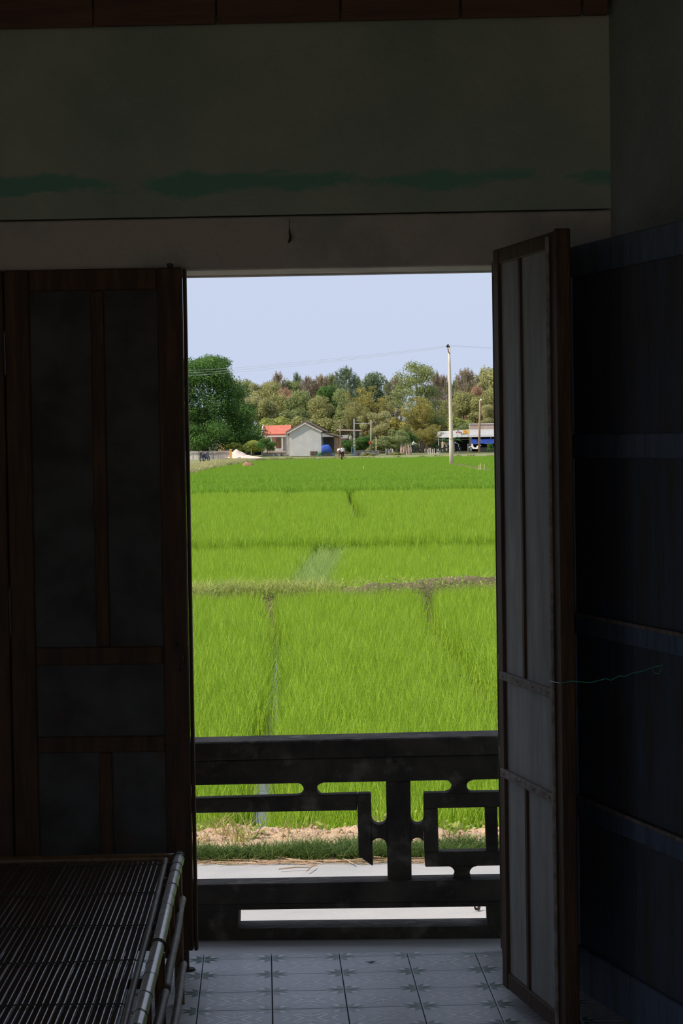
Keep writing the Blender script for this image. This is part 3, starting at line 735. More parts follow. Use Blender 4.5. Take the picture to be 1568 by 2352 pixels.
def tuft(seed, nblade, foot, h, wd, lean, curve, nseg=3, wind=(0, 0)):
    r = random.Random(seed); V, Fc = [], []
    for b in range(nblade):
        a = r.uniform(0, 6.283); rr = foot * math.sqrt(r.random()); bx_, by_ = rr * math.cos(a), rr * math.sin(a)
        d = r.uniform(0, 6.283); hh = h * r.uniform(.74, 1.05); ln = lean * r.uniform(.1, 1.0); cv = curve * r.uniform(.2, 1)
        lx, ly = math.cos(d) * ln + wind[0], math.sin(d) * ln + wind[1]
        fa = r.uniform(0, 3.14); wx, wy = math.cos(fa) * wd / 2, math.sin(fa) * wd / 2
        base = len(V)
        for k in range(nseg + 1):
            t = k / nseg; o = hh * (lx * t + math.cos(d) * cv * t * t * t); o2 = hh * (ly * t + math.sin(d) * cv * t * t * t)
            z = hh * (t - .35 * cv * t * t * t); w_ = (1 - t ** 2.2) * .92 + .08
            V.append((bx_ + o - wx * w_, by_ + o2 - wy * w_, z)); V.append((bx_ + o + wx * w_, by_ + o2 + wy * w_, z))
        for k in range(nseg): Fc.append((base + 2 * k, base + 2 * k + 1, base + 2 * k + 3, base + 2 * k + 2))
    return V, Fc
def scatter(name, tufts, pts, m, label, cat, scl=(.85, 1.15), tilt=.06, parent=None, group=None, zscl=None):
    V, Fc, tid = [], [], []
    for i, (v, f) in enumerate(tufts):
        o = len(V); V += v; Fc += [tuple(a + o for a in q) for q in f]; tid += [i] * len(v)
    n = len(pts); o = len(V)
    V = np.vstack([np.array(V, float), pts])
    me = bpy.data.meshes.new(name); me.from_pydata(V.tolist(), [], Fc)
    T = np.concatenate([np.array(tid, np.int32), 100 + NP.integers(0, len(tufts), n).astype(np.int32)])
    me.attributes.new('tid', 'INT', 'POINT').data.foreach_set('value', T)
    rot = np.zeros((len(V), 3), np.float32); rot[o:, 2] = NP.uniform(0, 6.283, n); rot[o:, 0] = NP.normal(0, tilt, n); rot[o:, 1] = NP.normal(0, tilt, n)
    me.attributes.new('rot', 'FLOAT_VECTOR', 'POINT').data.foreach_set('vector', rot.ravel())
    sc = np.ones((len(V), 3), np.float32); s = NP.uniform(*scl, n); sc[o:] = s[:, None]
    if zscl is not None: sc[o:, 2] *= zscl
    me.attributes.new('scl', 'FLOAT_VECTOR', 'POINT').data.foreach_set('vector', sc.ravel())
    me.materials.append(MATS[m])
    ob = obj(name, me, None, parent); md = ob.modifiers.new('scatter', 'NODES'); md.node_group = SCAT
    return tag(ob, label, cat, group, 'stuff')

# ------------------------------------------------------------------ rice
def gpt(px, py, z=ZF): p = PZ(px, py, z); return (p.x, p.y)
ZRT = ZF + .42
# borders between plots, as lines over the ground (x as a function of depth)
ch1 = [gpt(607, 1392), gpt(622, 1460), gpt(629, 1530), gpt(627, 1620), gpt(622, 1680), gpt(612, 1790), gpt(606, 1900)]
ch2 = [gpt(x_, y_, ZF + .26) for x_, y_ in ((984, 1380), (1010, 1440), (1060, 1500), (1120, 1570), (1210, 1670), (1420, 1900))]
sg = [gpt(742, 1243, ZF + .3), gpt(700, 1305, ZF + .25), gpt(655, 1372, ZF + .25)]
def xat(line, y):
    l = sorted(line, key=lambda p: p[1]); return np.interp(y, [p[1] for p in l], [p[0] for p in l])
def bund_y(x): return B0 + (x - BX0) * BS + .25 * np.sin(x * 1.3) * .3
bl, br = gpt(440, 1381, ZF + .2), gpt(1137, 1358, ZF + .2)
BX0, B0 = bl; BS = (br[1] - bl[1]) / (br[0] - bl[0])
Y2 = PZ(700, 1240, ZF + .40).y; Y3 = PZ(780, 1127, ZF + .45).y; Y4 = PZ(780, 1108, ZF + .5).y; Y5 = min(100.0, PZ(780, 1089, ZF + .5).y)
def cloud(y0, y1, dens, half=.165, marg=1.6, jit=True):
    area_pts = []
    edges = np.linspace(y0, y1, max(2, int((y1 - y0) / 4) + 2))
    for a, b in zip(edges, edges[1:]):
        cx = -math.tan(YAW) * (a + b) / 2; hw = half * b + marg; n = int((b - a) * 2 * hw * dens)
        area_pts.append(np.column_stack([NP.uniform(cx - hw, cx + hw, n), NP.uniform(a, b, n)]))
    return np.vstack(area_pts)
def with_z(p, z): return np.column_stack([p, np.full(len(p), z) if np.isscalar(z) else z])
RICE = [tuft(s, 24, .10, .37, .0052, .13, .22, 3, (.06, .01)) for s in (1, 2, 3, 4)]
RICE_M = [tuft(s, 40, .16, .37, .0075, .13, .2, 2, (.06, .01)) for s in (5, 6, 7, 8)]
RICE_F = [tuft(s, 60, .34, .37, .017, .13, .2, 2, (.06, .01)) for s in (9, 10, 11, 12)]
def wob(x, y, f=1.3): return np.array([mnoise.noise(Vector((a * f, b * f * .35, 1.7))) for a, b in zip(x, y)])
p = cloud(10.42, 28.2, 105)
x, y = p[:, 0], p[:, 1]
nearb = y < bund_y(x) - .55
c1, c2 = xat(ch1, y), xat(ch2, y)
wb_ = wob(x, y, 1.1) * .06
edge = y > 10.5 + .12 * np.sin(x * 3.1)
inA = nearb & edge & (x < c1 - .09 + wb_); inB = nearb & edge & (x > c1 + .12 + wb_) & (x < c2 - .12 + wb_); inC = nearb & edge & (x > c2 + .12 + wb_)
for msk, lab in ((inA, 'bright green rice plot between the lane and the shut door leaf side of the water channel'),
                 (inB, 'large bright green rice plot in front, between the water channel and the dark seam'),
                 (inC, 'bright green rice plot in front, beyond the dark seam near the folding door')):
    q = p[msk]; hsc = 1 + .05 * wob(q[:, 0], q[:, 1], .8)
    scatter('rice_plot', RICE, with_z(q, ZF), 'rice_a', lab, 'rice plot', (.94, 1.06), zscl=hsc, group='rice plots')
# second row of plots
p = cloud(26.2, Y2 - .35, 95, marg=2)
x, y = p[:, 0], p[:, 1]; ok = y > bund_y(x) + .45; s1 = xat(sg, y); s2 = np.where(NP.random(len(y)) < .55, xat([gpt(985, 1255, ZF + .36), gpt(1035, 1350, ZF + .36)], y), 99)
for msk, lab in ((ok & (x < s1 - .16), 'rice plot beyond the earth bund, beside the pale sedge strip and shut leaf'),
                 (ok & (x > s1 + .48), 'wide rice plot beyond the earth bund, between the sedge strip and the folding door')):
    msk = msk & (np.abs(x - s2) > .10 + .05 * wob(x, y, .9)); q = p[msk]
    scatter('rice_plot', RICE, with_z(q, ZF), 'rice_b', lab, 'rice plot', (.94, 1.06), zscl=1 + .04 * wob(q[:, 0], q[:, 1], .6), group='rice plots')
msk = ok & (x > s1 - .05) & (x < s1 + .46); q = p[msk][::2]
SEDGE = [tuft(s, 18, .14, .40, .0045, .4, .5, 3) for s in (21, 22, 23)] + [tuft(24, 12, .14, .3, .006, .5, .6, 3)]
scatter('sedge_strip', SEDGE, with_z(q, ZF), 'sedge', 'pale grey green sedge strip running between two rice plots', 'sedge', (.8, 1.1))
# third row, a little higher
p = cloud(Y2 + .1, Y3 - .5, 44, marg=3); x, y = p[:, 0], p[:, 1]
zt3 = ZF + .5; q0, q1 = gpt(832, 1182, zt3), gpt(615, 1182, zt3)
s1 = np.where((y > q1[1]) & (NP.random(len(y)) < .6), xat([gpt(650, 1130, zt3), q1], y), 99); s2 = np.where(y > q0[1], xat([gpt(800, 1128, zt3), q0], y), 99)
msk = (np.abs(x - s1) > .20) & (np.abs(x - s2) > .20); q = p[msk]
scatter('rice_plot', RICE_M, with_z(q, ZF + .13), 'rice_b', 'middle rice plot with faint seams, beyond the second row of plots', 'rice plot', (.9, 1.1), zscl=1 + .04 * wob(q[:, 0], q[:, 1], .4), group='rice plots')
def far_plot(y0, y1, dens, z, m, lab, tf=RICE_F, marg=4, keep=None):
    q = cloud(y0, y1, dens, marg=marg)
    if keep is not None: q = q[keep(q[:, 0], q[:, 1])]
    scatter('rice_plot', tf, with_z(q, z), m, lab, 'rice plot', (.9, 1.1), zscl=1 + .04 * wob(q[:, 0], q[:, 1], .2), group='rice plots')
# the village bank bounds the far plots
VL = [PZ(-700, 1116, -.56), PZ(300, 1101, -.56), PZ(432, 1090, -.56), PZ(480, 1077, -.56), PZ(520, 1068, -.56), PZ(560, 1062, -.56), PZ(610, 1056.5, -.56), PZ(700, 1054, -.56), PZ(860, 1052, -.56), PZ(1000, 1049, -.56), PZ(1140, 1047, -.56), PZ(1300, 1043, -.56), PZ(2300, 1030, -.56)]
VL = [v if v.y < 330 else v * (330 / v.y) for v in VL]
vlx = np.array([v.x / v.y for v in VL]); vly = np.array([v.y for v in VL])
def front_of_village(x, y): return y < np.interp(x / y, vlx, vly) - .6
pole_p = PZ(1037, 1067, -.62)
pb1 = [pole_p + Vector((-30, 2, 0)), pole_p + Vector((0, 0, 0)), PZ(1090, 1075, -.58), PZ(1137, 1086, -.58), PZ(1260, 1112, -.58)]
def pole_bund(x): return np.interp(x, [v.x for v in pb1], [v.y for v in pb1])
far_plot(Y3 + .6, Y4 - .8, 20, ZF + .24, 'rice_c', 'darker green rice plot across the middle distance', keep=front_of_village)
far_plot(Y4 + .6, Y5 - .6, 18, ZF + .29, 'rice_c', 'narrow rice plot behind the darker middle distance one', keep=front_of_village)
far_plot(102, pole_p.y + 30, 12, ZF2 + .04, 'rice_d', 'far rice plot reaching up to the tall concrete pole', marg=6,
         keep=lambda x, y: front_of_village(x, y) & (y < np.minimum(pole_bund(x) - 1.0, pole_p.y + 1)))
far_plot(PZ(1137, 1086, -.58).y, 318, 9, ZF2, 'rice_d', 'farthest rice plot, between the tall concrete pole and the village', marg=8,
         keep=lambda x, y: front_of_village(x, y) & (y > np.minimum(pole_bund(x) + 1.2, pole_p.y + 3.2)))

# ------------------------------------------------------------------ bunds, weeds, verge grass, straw
def ridge(name, line, half, h, m, label, zb, seed=0, step=.12, lump=.06):
    bm = bmesh.new(); L = [Vector((a, b, 0)) for a, b in line]; rows = []
    ln = sum((b - a).length for a, b in zip(L, L[1:])); n = max(6, int(ln / step))
    cum = [0]
    for a, b in zip(L, L[1:]): cum.append(cum[-1] + (b - a).length)
    for i in range(n + 1):
        s = ln * i / n; x = np.interp(s, cum, [v.x for v in L]); y = np.interp(s, cum, [v.y for v in L])
        s2 = min(ln, s + .1); t = Vector((np.interp(s2, cum, [v.x for v in L]) - x + 1e-5, np.interp(s2, cum, [v.y for v in L]) - y, 0)).normalized()
        pn = Vector((-t.y, t.x, 0)); row = []
        for k in range(9):
            a = k / 8 * 2 - 1; hl = h * (.80 + .20 * min(1, max(0, (x + 1.2) / 1.2))) if y < 60 else h
            z = zb - .04 + (hl + .04) * math.sqrt(max(0, 1 - a * a)) ** 1.2
            if 0 < k < 8: z += lump * mnoise.noise(Vector((x * 3, y * 3 + a * 2, seed))) + lump * .6 * mnoise.noise(Vector((x * 9, y * 9 + a * 5, seed)))
            row.append(bm.verts.new(Vector((x, y, z)) + pn * (a * half)))
        rows.append(row)
    for a, b in zip(rows, rows[1:]):
        for k in range(8): bm.faces.new((a[k], a[k + 1], b[k + 1], b[k]))
    bmesh.ops.recalc_face_normals(bm, faces=bm.faces)
    return tag(obj(name, bm, m, None, True), label, 'bund', kind='structure')
bxs = np.linspace(-9, 7, 70)
ridge('field_bund', [(float(a), float(bund_y(a))) for a in bxs], 0.42, .36, 'mud_dry', 'brown earth bund between the first two rows of rice plots', ZF, 3)
# weeds on the bund
def weed_mesh(seed, n, r, h, ls):
    rr = random.Random(seed); V, Fc = [], []
    for _ in range(n):
        c = Vector((rr.gauss(0, r), rr.gauss(0, r), h * rr.random() ** 1.0)); nn = Vector((rr.gauss(0, 1), rr.gauss(0, 1), rr.uniform(.2, 1.2))).normalized()
        u_ = nn.orthogonal().normalized(); v_ = nn.cross(u_); s = ls * rr.uniform(.5, 1.2); b = len(V)
        V += [tuple(c + u_ * s), tuple(c + v_ * s * .55), tuple(c - u_ * s), tuple(c - v_ * s * .55)]; Fc.append((b, b + 1, b + 2, b + 3))
    return V, Fc
n = 1700
bx_ = NP.uniform(-9, 7, n); by_ = bund_y(bx_) + NP.normal(0, .16, n)
dens = np.clip(.55 + .9 * wob(bx_, by_, .9) - .28 * (bx_ + 1), .05, 1); kk = NP.random(n) < dens
scatter('bund_grass', [tuft(s, 14, .07, .20, .006, .6, .8, 3) for s in (31, 32, 33, 34)], np.column_stack([bx_, by_, np.full(n, ZF + .25)])[kk], 'reed', 'short grass growing along the earth bund', 'grass', (.6, 1.3))
n = 190
bx_ = NP.beta(2.2, 1.2, n) * 8 - 5; by_ = bund_y(bx_) - .26 + NP.normal(0, .10, n)
scatter('bund_weeds', [weed_mesh(s, 26, .10, .10, .017) for s in (1, 2, 3, 4)], np.column_stack([bx_, by_, ZF + .26 + NP.uniform(-.1, .06, n)]), 'weed', 'leafy creeping weeds on the face of the bund', 'weeds', (.6, 1.3))
# verge
n = 4200
vx = NP.uniform(-2.9, 2.3, n); vy = 9.47 + np.abs(NP.normal(0, .12, n))
kk = vy < 9.72 + .10 * np.sin(vx * 2.3) + .1 * wob(vx, vy, 2)
P3 = np.array([(a, b, verge_z(a, b) - .012) for a, b in zip(vx[kk], vy[kk])])
VG = [tuft(s, 12, .035, .062, .0036, .6, .9, 3) for s in (41, 42, 43, 44)]
scatter('verge_grass', VG, P3, 'grass', 'short grass with shade put into its dark green along the edge of the concrete lane', 'grass', (.6, 1.35))
n = 900
vx = NP.uniform(-2.9, 2.3, n); vy = NP.uniform(9.8, 10.5, n)
soilish = np.array([mnoise.noise(Vector((a * 1.1 + 4, b * 1.6, 5))) for a, b in zip(vx, vy)])
lft = np.clip((-.75 - vx) / .35, 0, 1)
kk = (NP.random(n) < np.clip(.04 + .8 * (soilish - .15), .02, 1)) | (NP.random(n) < lft) | ((vy > 10.3) & (NP.random(n) < .5))
P3 = np.array([(a, b, verge_z(a, b) - .012) for a, b in zip(vx[kk], vy[kk])])
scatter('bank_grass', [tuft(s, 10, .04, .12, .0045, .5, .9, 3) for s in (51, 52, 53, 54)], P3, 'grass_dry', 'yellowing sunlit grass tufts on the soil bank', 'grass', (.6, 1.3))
n = 70
vx = NP.uniform(-2.2, 1.6, n); vy = NP.uniform(9.8, 10.35, n); P3 = np.array([(a, b, verge_z(a, b)) for a, b in zip(vx, vy)])
scatter('bank_weeds', [weed_mesh(s + 9, 14, .035, .06, .017) for s in (1, 2, 3, 4)], P3, 'weed', 'small broad leaved weeds on the soil bank', 'weeds', (.6, 1.2))
# clods
bm = bmesh.new(); rr = random.Random(8)
for _ in range(1500):
    a, b = rr.uniform(-2.6, 2.0), rr.uniform(9.85, 10.3); s = rr.uniform(.003, .012)
    m_ = Matrix.Translation((a, b, verge_z(a, b) + s * .3)) @ Matrix.Rotation(rr.uniform(0, 3), 4, Vector((rr.random(), rr.random(), 1)).normalized()) @ Matrix.Diagonal((s, s * rr.uniform(.6, 1), s * .7, 1))
    bmesh.ops.create_icosphere(bm, subdivisions=1, radius=1, matrix=m_)
tag(obj('soil_clods', bm, 'soil'), 'loose clods of pinkish soil on the bank', 'soil', kind='stuff')
# straw along the lane
bm = bmesh.new()
for _ in range(420):
    a = rr.uniform(-2.8, 2.2); b = 9.40 + abs(rr.gauss(0, .045)) - .02; ang = rr.gauss(0, .35); l_ = rr.uniform(.04, .22)
    z = Z_ROAD + .004 + rr.random() * .012 if b < 9.42 else verge_z(a, b) + .006 + rr.random() * .012
    d_ = Vector((math.cos(ang), math.sin(ang), rr.gauss(0, .05))) * l_ / 2; c = Vector((a, b, z))
    tube(bm, [c - d_, c + d_], rr.uniform(.0008, .0022), 4)
tag(obj('straw_litter', bm, 'straw'), 'dry straw and pine litter along the far edge of the lane', 'straw', kind='stuff')
def stick(pxa, pxb, r, lab, z=Z_ROAD + .012):
    a, b = PZ(*pxa, z), PZ(*pxb, z); tag(obj('dry_stick', tubem([a, a.lerp(b, .5) + Vector((0, 0, .004)), b], [r, r * 1.1, r * .7], 6), 'straw'), lab, 'stick', 'dry sticks by the lane')
stick((640, 1996), (716, 1992), .003, 'long pale dry stick lying flat along the lane edge')
stick((704, 2001), (722, 1988), .0024, 'short pale stick crossing the end of the longest stick')
stick((786, 1972), (812, 1985), .003, 'pale stick slanting in the dark green grass beside the hooked concrete bar')
flat_leaf('dead_leaf', 1096, 2092, Z_ROAD + .002, .045, .018, 1.0, 'brown_leaf', 'dark curled leaf on the lane seen through the base slot', .03)
# water weed stick in the channel
# ================================================================== VILLAGE
def vz(px, py, Y): return PY(px, py, Y).z
# bank and yard of the village
bm = bmesh.new()
fr = [Vector((v.x, v.y, ZF2 - .02)) for v in VL]
md_ = [Vector((v.x * (v.y + 7) / v.y, v.y + 6, ZV)) for v in VL]
bk = [Vector((v.x / v.y * 420, 420, ZV + .1)) for v in VL]
rows = [[bm.verts.new(p) for p in r_] for r_ in (fr, md_, bk)]
for a, b in zip(rows, rows[1:]):
    for k in range(len(VL) - 1): bm.faces.new((a[k], a[k + 1], b[k + 1], b[k]))
bmesh.ops.recalc_face_normals(bm, faces=bm.faces)
struct('village_ground', bm, 'earth_far', 'bare earth and grass of the village edge beyond the field', 'ground')
def yard_z(x, y):
    s = x / y; f = np.interp(s, vlx, vly); t = np.clip((y - f) / 6, 0, 1); return np.where(t < 1, ZF2 - .02 + t * (ZV - ZF2 + .02), ZV + (y - f - 6) / (420 - f - 6) * .1)
# hill behind
bm = bmesh.new(); g_ = []
for j in range(14):
    y = 330 + j * 14
    g_.append([bm.verts.new((x, y, ZV - .1 + (y - 330) * .035 + 1.5 * mnoise.noise(Vector((x * .03, y * .02, 0))) * min(1, j / 4))) for x in np.linspace(-240, 200, 40)])
for a, b in zip(g_, g_[1:]):
    for k in range(39): bm.faces.new((a[k], a[k + 1], b[k + 1], b[k]))
struct('hill', bm, 'hill_earth', 'low wooded rise behind the village', 'hill')
# grass of the bank
n = 5200
s_ = NP.uniform(vlx[0], vlx[-1], n); f_ = np.interp(s_, vlx, vly); yy = f_ + NP.uniform(-.5, 5.5, n); xx = s_ * yy
patch = wob(xx, yy, .05); kk = NP.random(n) < np.clip(.6 + 1.3 * patch, .15, .95)
P3 = np.column_stack([xx, yy, yard_z(xx, yy) - .03])[kk]
scatter('bank_grass_far', [tuft(s, 26, .5, .36, .05, .7, .8, 2) for s in (61, 62, 63, 64)], P3, 'grass_far', 'rough grass along the village edge of the field', 'grass', (.4, 1.1))
n = 3600                                     # weedy slope before the lane, nearer the shut leaf
sl = NP.uniform((425 - 784) / F - math.tan(YAW), (565 - 784) / F - math.tan(YAW), n); f_ = np.interp(sl, vlx, vly)
lane_y = np.interp(sl * F + 784 + math.tan(YAW) * F, [425, 446, 505, 565], [198, 206, 240, 262])
yy = f_ + NP.random(n) * np.maximum(lane_y - f_ - 1.5, 1); xx = sl * yy
scatter('slope_weeds', [tuft(s, 26, .4, .34, .04, .8, .8, 2) for s in (65, 66, 67, 68)], np.column_stack([xx, yy, yard_z(xx, yy) - .04]), 'slope_weed', 'pale flowering weeds on the slope before the village lane', 'weeds', (.5, 1.1))
# lane of the village
lane = [PZ(380, 1076, -.46), PZ(446, 1068, -.46), PZ(505, 1059, -.46), PZ(500, 1056.5, -.46), PZ(455, 1062, -.46), PZ(380, 1071, -.46)]
bm = bmesh.new(); vv = [bm.verts.new((p.x, p.y, -.56)) for p in lane]; bm.faces.new(vv)
r_ = bmesh.ops.extrude_face_region(bm, geom=bm.faces[:]); bmesh.ops.translate(bm, verts=[v for v in r_['geom'] if isinstance(v, bmesh.types.BMVert)], vec=(0, 0, .10))
bmesh.ops.recalc_face_normals(bm, faces=bm.faces)
struct('path', bm, 'path_grey', 'grey lane in front of the board fence', 'path')
# bund at the tall pole
ridge('pole_bund', [(v.x, v.y) for v in pb1[1:]], .8, .36, 'mud_dry', 'low bare bund curving away from the foot of the tall pole', ZF2, 5, .6, .12)

# ------------------------------------------------------------------ houses
def thing(name, px, py, Y, label, cat, group=None):
    p = PY(px, py, Y); return empty(name, (p.x, Y, p.z), label, cat, group)
GH = 300.0
gh = thing('gable_house', 697, 1048, GH, 'grey plastered house with a bare gable wall and brown tiled roof', 'house')
obj('wall', pxpoly([(664, 1047), (738.5, 1047), (737, 990), (700, 972), (664, 992)], GH, 8.0), 'wall_grey', gh)
def slope(name, parent, pts, Y, depth, th, m):
    f = [PY(x, y, Y) for x, y in pts]; f += [f[1] + Vector((0, 0, -th)), f[0] + Vector((0, 0, -th))]
    return obj(name, hexa(f, [p_ + Vector((0, depth, 0)) for p_ in f]), m, parent)
slope('roof', gh, [(656, 991), (700, 966)], GH - .2, 8.6, .34, 'roof_brown')
slope('roof', gh, [(700, 966), (742, 987)], GH - .2, 8.6, .34, 'roof_brown')
for q in range(5):     # courses of the roof seen at the verge
    xa, ya = 704 + q * 9, 968.5 + q * 4.6
    slope('tile_course', gh, [(xa, ya - .8), (xa + 8, ya + 3.0)], GH - .25, 8.6, .10, 'roof_brown')
slope('verge_trim', gh, [(658.5, 994.5), (700, 971)], GH - .28, .3, .16, 'wall_white'); slope('verge_trim', gh, [(700, 971), (739, 990.5)], GH - .28, .3, .16, 'wall_white')
slope('porch_roof', gh, [(738, 991), (783, 1001.5)], GH + .2, 7.0, .16, 'roof_brown')
obj('porch_fascia', pxpoly([(738.5, 994), (766, 1003), (738.5, 1003.5)], GH + .1, .2), 'wall_white', gh)
obj('post', pxbox(767, 1003, 769.2, 1043, GH + .5, .14), 'roof_brown', gh)
for xa, xb in ((769.6, 773.4), (773.8, 777.6), (778.6, 780.4), (781, 783)): obj('plank', pxbox(xa, 1004, xb, 1041 + (xa > 778), GH + .6, .1), 'plank_far', gh)
obj('window', pxbox(741, 1005, 749, 1020, GH + 7.2, .3), 'wall_white', gh)
for xa in (742, 745, 748): obj('bar', pxbox(xa, 1005, xa + 1, 1020, GH + 7.0, .15), 'blue_post', gh)
obj('back_wall', pxbox(738.6, 1003, 768, 1030, GH + 7.6, .3), 'roof_brown', gh)
obj('plinth', pxbox(738.6, 1040, 769, 1048.5, GH + .2, .5), 'conc_grey', gh)
obj('side_wall', pxbox(656, 995, 663.5, 1046, GH + 2.5, .3), 'conc_grey', gh)
obj('downpipe', pxbox(660.5, 1000, 662, 1046, GH + .8, .12), 'wall_white', gh)
hatch = obj('hatch', pxbox(712, 1036.5, 728, 1045.5, GH - .12, .1), 'roof_brown', gh)
for q in range(2): obj('slat', pxbox(713 + q * 7.4, 1037.4, 719.4 + q * 7.4, 1044.6, GH - .2, .06), 'bark', hatch)
# red roof house
RH = 330.0
rh = thing('red_roof_house', 630, 1046, RH, 'pale house with a red tiled roof and white veranda columns', 'house')
obj('wall', pxbox(598, 1003, 664, 1045, RH + 2.2, 5), 'wall_white', rh)
f = [PY(x, y, RH) for x, y in ((601, 999.5), (668, 997.5))]; g2 = [PY(x, y, RH + 4.2) for x, y in ((604.5, 980), (668, 978.5))]
obj('roof', hexa([f[0], f[1], g2[1], g2[0]], [p_ + Vector((0, .15, -.25)) for p_ in (f[0], f[1], g2[1], g2[0])]), 'roof_red', rh)
for q in range(6):
    t0 = q / 6 + .02; a, b = f[0].lerp(g2[0], t0), f[1].lerp(g2[1], t0)
    obj('tile_course', hexa([a + Vector((0, -.06, .02)), b + Vector((0, -.06, .02)), b + Vector((0, -.06, .12)), a + Vector((0, -.06, .12))],
                            [a + Vector((0, .6, .28)), b + Vector((0, .6, .28)), b + Vector((0, .6, .34)), a + Vector((0, .6, .34))]), 'roof_red', rh)
a, b = f[0], g2[0]
obj('verge_trim', hexa([a + Vector((-.12, -.1, 0)), a + Vector((.05, -.1, 0)), a + Vector((.05, -.1, .3)), a + Vector((-.12, -.1, .3))],
                       [b + Vector((-.12, .1, 0)), b + Vector((.05, .1, 0)), b + Vector((.05, .1, .3)), b + Vector((-.12, .1, .3))]), 'white_paint', rh)
obj('fascia', pxbox(594, 1000.5, 657, 1003.6, RH - .1, .4), 'white_paint', rh)
for cx in (600.5, 622.5, 647.8):
    c = obj('column', pxbox(cx - 1.5, 1003.6, cx + 1.5, 1040, RH, .22), 'white_paint', rh)
obj('door', pxbox(633.5, 1011, 645, 1029, RH + 2.05, .12), 'plank_far', rh)
obj('lintel', pxbox(633, 1007, 645.5, 1010, RH + 2.0, .15), 'conc_grey', rh)
obj('veranda_floor', pxbox(597, 1036, 657, 1046, RH - .1, 2.2), 'wall_pink', rh)
for q in range(7): obj('baluster', pxbox(634 + q * 1.9, 1031.5, 635 + q * 1.9, 1036, RH - .05, .1), 'white_paint', rh)
obj('hand_rail', pxbox(633, 1030.4, 647, 1031.6, RH - .06, .14), 'white_paint', rh)
obj('flag', pxpoly([(626, 1010), (629.5, 1003), (630.5, 1003.5), (627.5, 1011)], RH - .4, .03), 'red_plastic', rh)
# small grey sheds by the red roofed house
sh = thing('grey_shed', 585, 1046, 315, 'grey board shed with a dark doorway beside the sand heap', 'shed')
obj('wall', pxbox(568, 1012, 600, 1046, 316, 3.5), 'conc_grey', sh)
slope('roof', sh, [(566, 1001), (601, 1003)], 314.5, 5.5, .45, 'roof_brown')
obj('doorway', pxbox(551, 1026, 560.5, 1044, 315.3, .15), 'opening_shade', sh); obj('door_post', pxbox(560.6, 1024.5, 563.6, 1045, 315.1, .25), 'conc_grey', sh); obj('door_post', pxbox(548.2, 1026, 551, 1043, 315.1, .25), 'conc_grey', sh)  # doorway is a flat dark sheet, shade put into its colour
obj('header', pxbox(548, 1024, 563.8, 1026.4, 315.05, .3), 'conc_grey', sh)
for q in range(4): obj('board', pxbox(567.5 + q * 3.6, 1023, 570.7 + q * 3.6, 1035, 315.6, .1), 'fence_white', sh)
obj('tarp', pxpoly([(583, 1023), (600, 1022), (600, 1029), (590, 1030), (581, 1033)], 315.2, .1), 'wall_pink', sh)
obj('opening', pxbox(585, 1031, 599, 1045, 315.5, .15), 'opening_shade', sh); obj('low_wall', pxbox(566, 1035.5, 584, 1046, 315.5, .2), 'conc_grey', sh)  # opening is a flat sheet coloured dark for shade
br_ = thing('brick_shed', 575, 1003, 345, 'reddish brick shed roof seen above the grey shed', 'shed')
obj('wall', pxbox(566, 994, 581, 1040, 345, 3), 'wall_pink', br_); slope('roof', br_, [(558, 990.5), (601, 991.5)], 344, 4.5, .15, 'roof_tin')
# ochre house behind the big tree
oh = thing('ochre_house', 432, 1044, 336, 'ochre yellow house glimpsed behind the big leafy tree', 'house')
obj('wall', pxbox(380, 985, 437, 1050, 336, 6), 'wall_ochre', oh); obj('wall_end', pxbox(437.2, 995, 441, 1050, 336.2, 6), 'wall_white', oh); slope('roof', oh, [(378, 982), (443, 984)], 335, 8, .3, 'roof_red')
obj('porch_wall', pxbox(500, 1018, 546, 1050, 338, 3), 'wall_ochre', oh)
# rusty shacks right of the gable house
sk = thing('rusty_shack', 805, 1042, 335, 'low shack with a rusty brown roof and pale tarpaulin behind the plank porch', 'shack')
slope('roof', sk, [(772, 986), (830, 987)], 334, 5, .2, 'wall_pink'); obj('wall', pxbox(782, 988.5, 802, 997, 335, 4), 'roof_brown', sk); obj('wall', pxbox(802.3, 988.5, 813, 998, 335.2, 4), 'conc_grey', sk)
obj('awning', pxpoly([(784, 999.5), (800, 998.5), (798.5, 1007), (782, 1007)], 333.5, .15), 'roof_tin', sk); obj('wall_low', pxbox(783, 1007, 815, 1042, 336, 3), 'roof_brown', sk)
obj('tank', pxbox(801, 1001, 809, 1011, 334, 1.2, .15), 'conc_grey', sk)
# low wall along the yard
def low_wall(px0, px1, y0, y1, Y, label, m='conc_grey', posts=4):
    t = thing('yard_wall', (px0 + px1) / 2, y1, Y, label, 'wall')
    obj('wall', pxbox(px0, y0, px1, y1, Y, .2), m, t); obj('coping', pxbox(px0 - .5, y0 - 1, px1 + .5, y0, Y - .06, .32), m, t)
    for q in range(posts):
        x = px0 + (px1 - px0) * (q + .5) / posts; obj('pier', pxbox(x - .9, y0 - .4, x + .9, y1, Y - .15, .5), 'roof_brown' if m == 'conc_grey' else m, t)
low_wall(817, 870, 1035.5, 1047.5, 302, 'grey concrete yard wall with dark piers below the thin wooden poles')
low_wall(601, 663, 1040, 1047.5, 312, 'low grey wall in front of the red roofed house', posts=5)
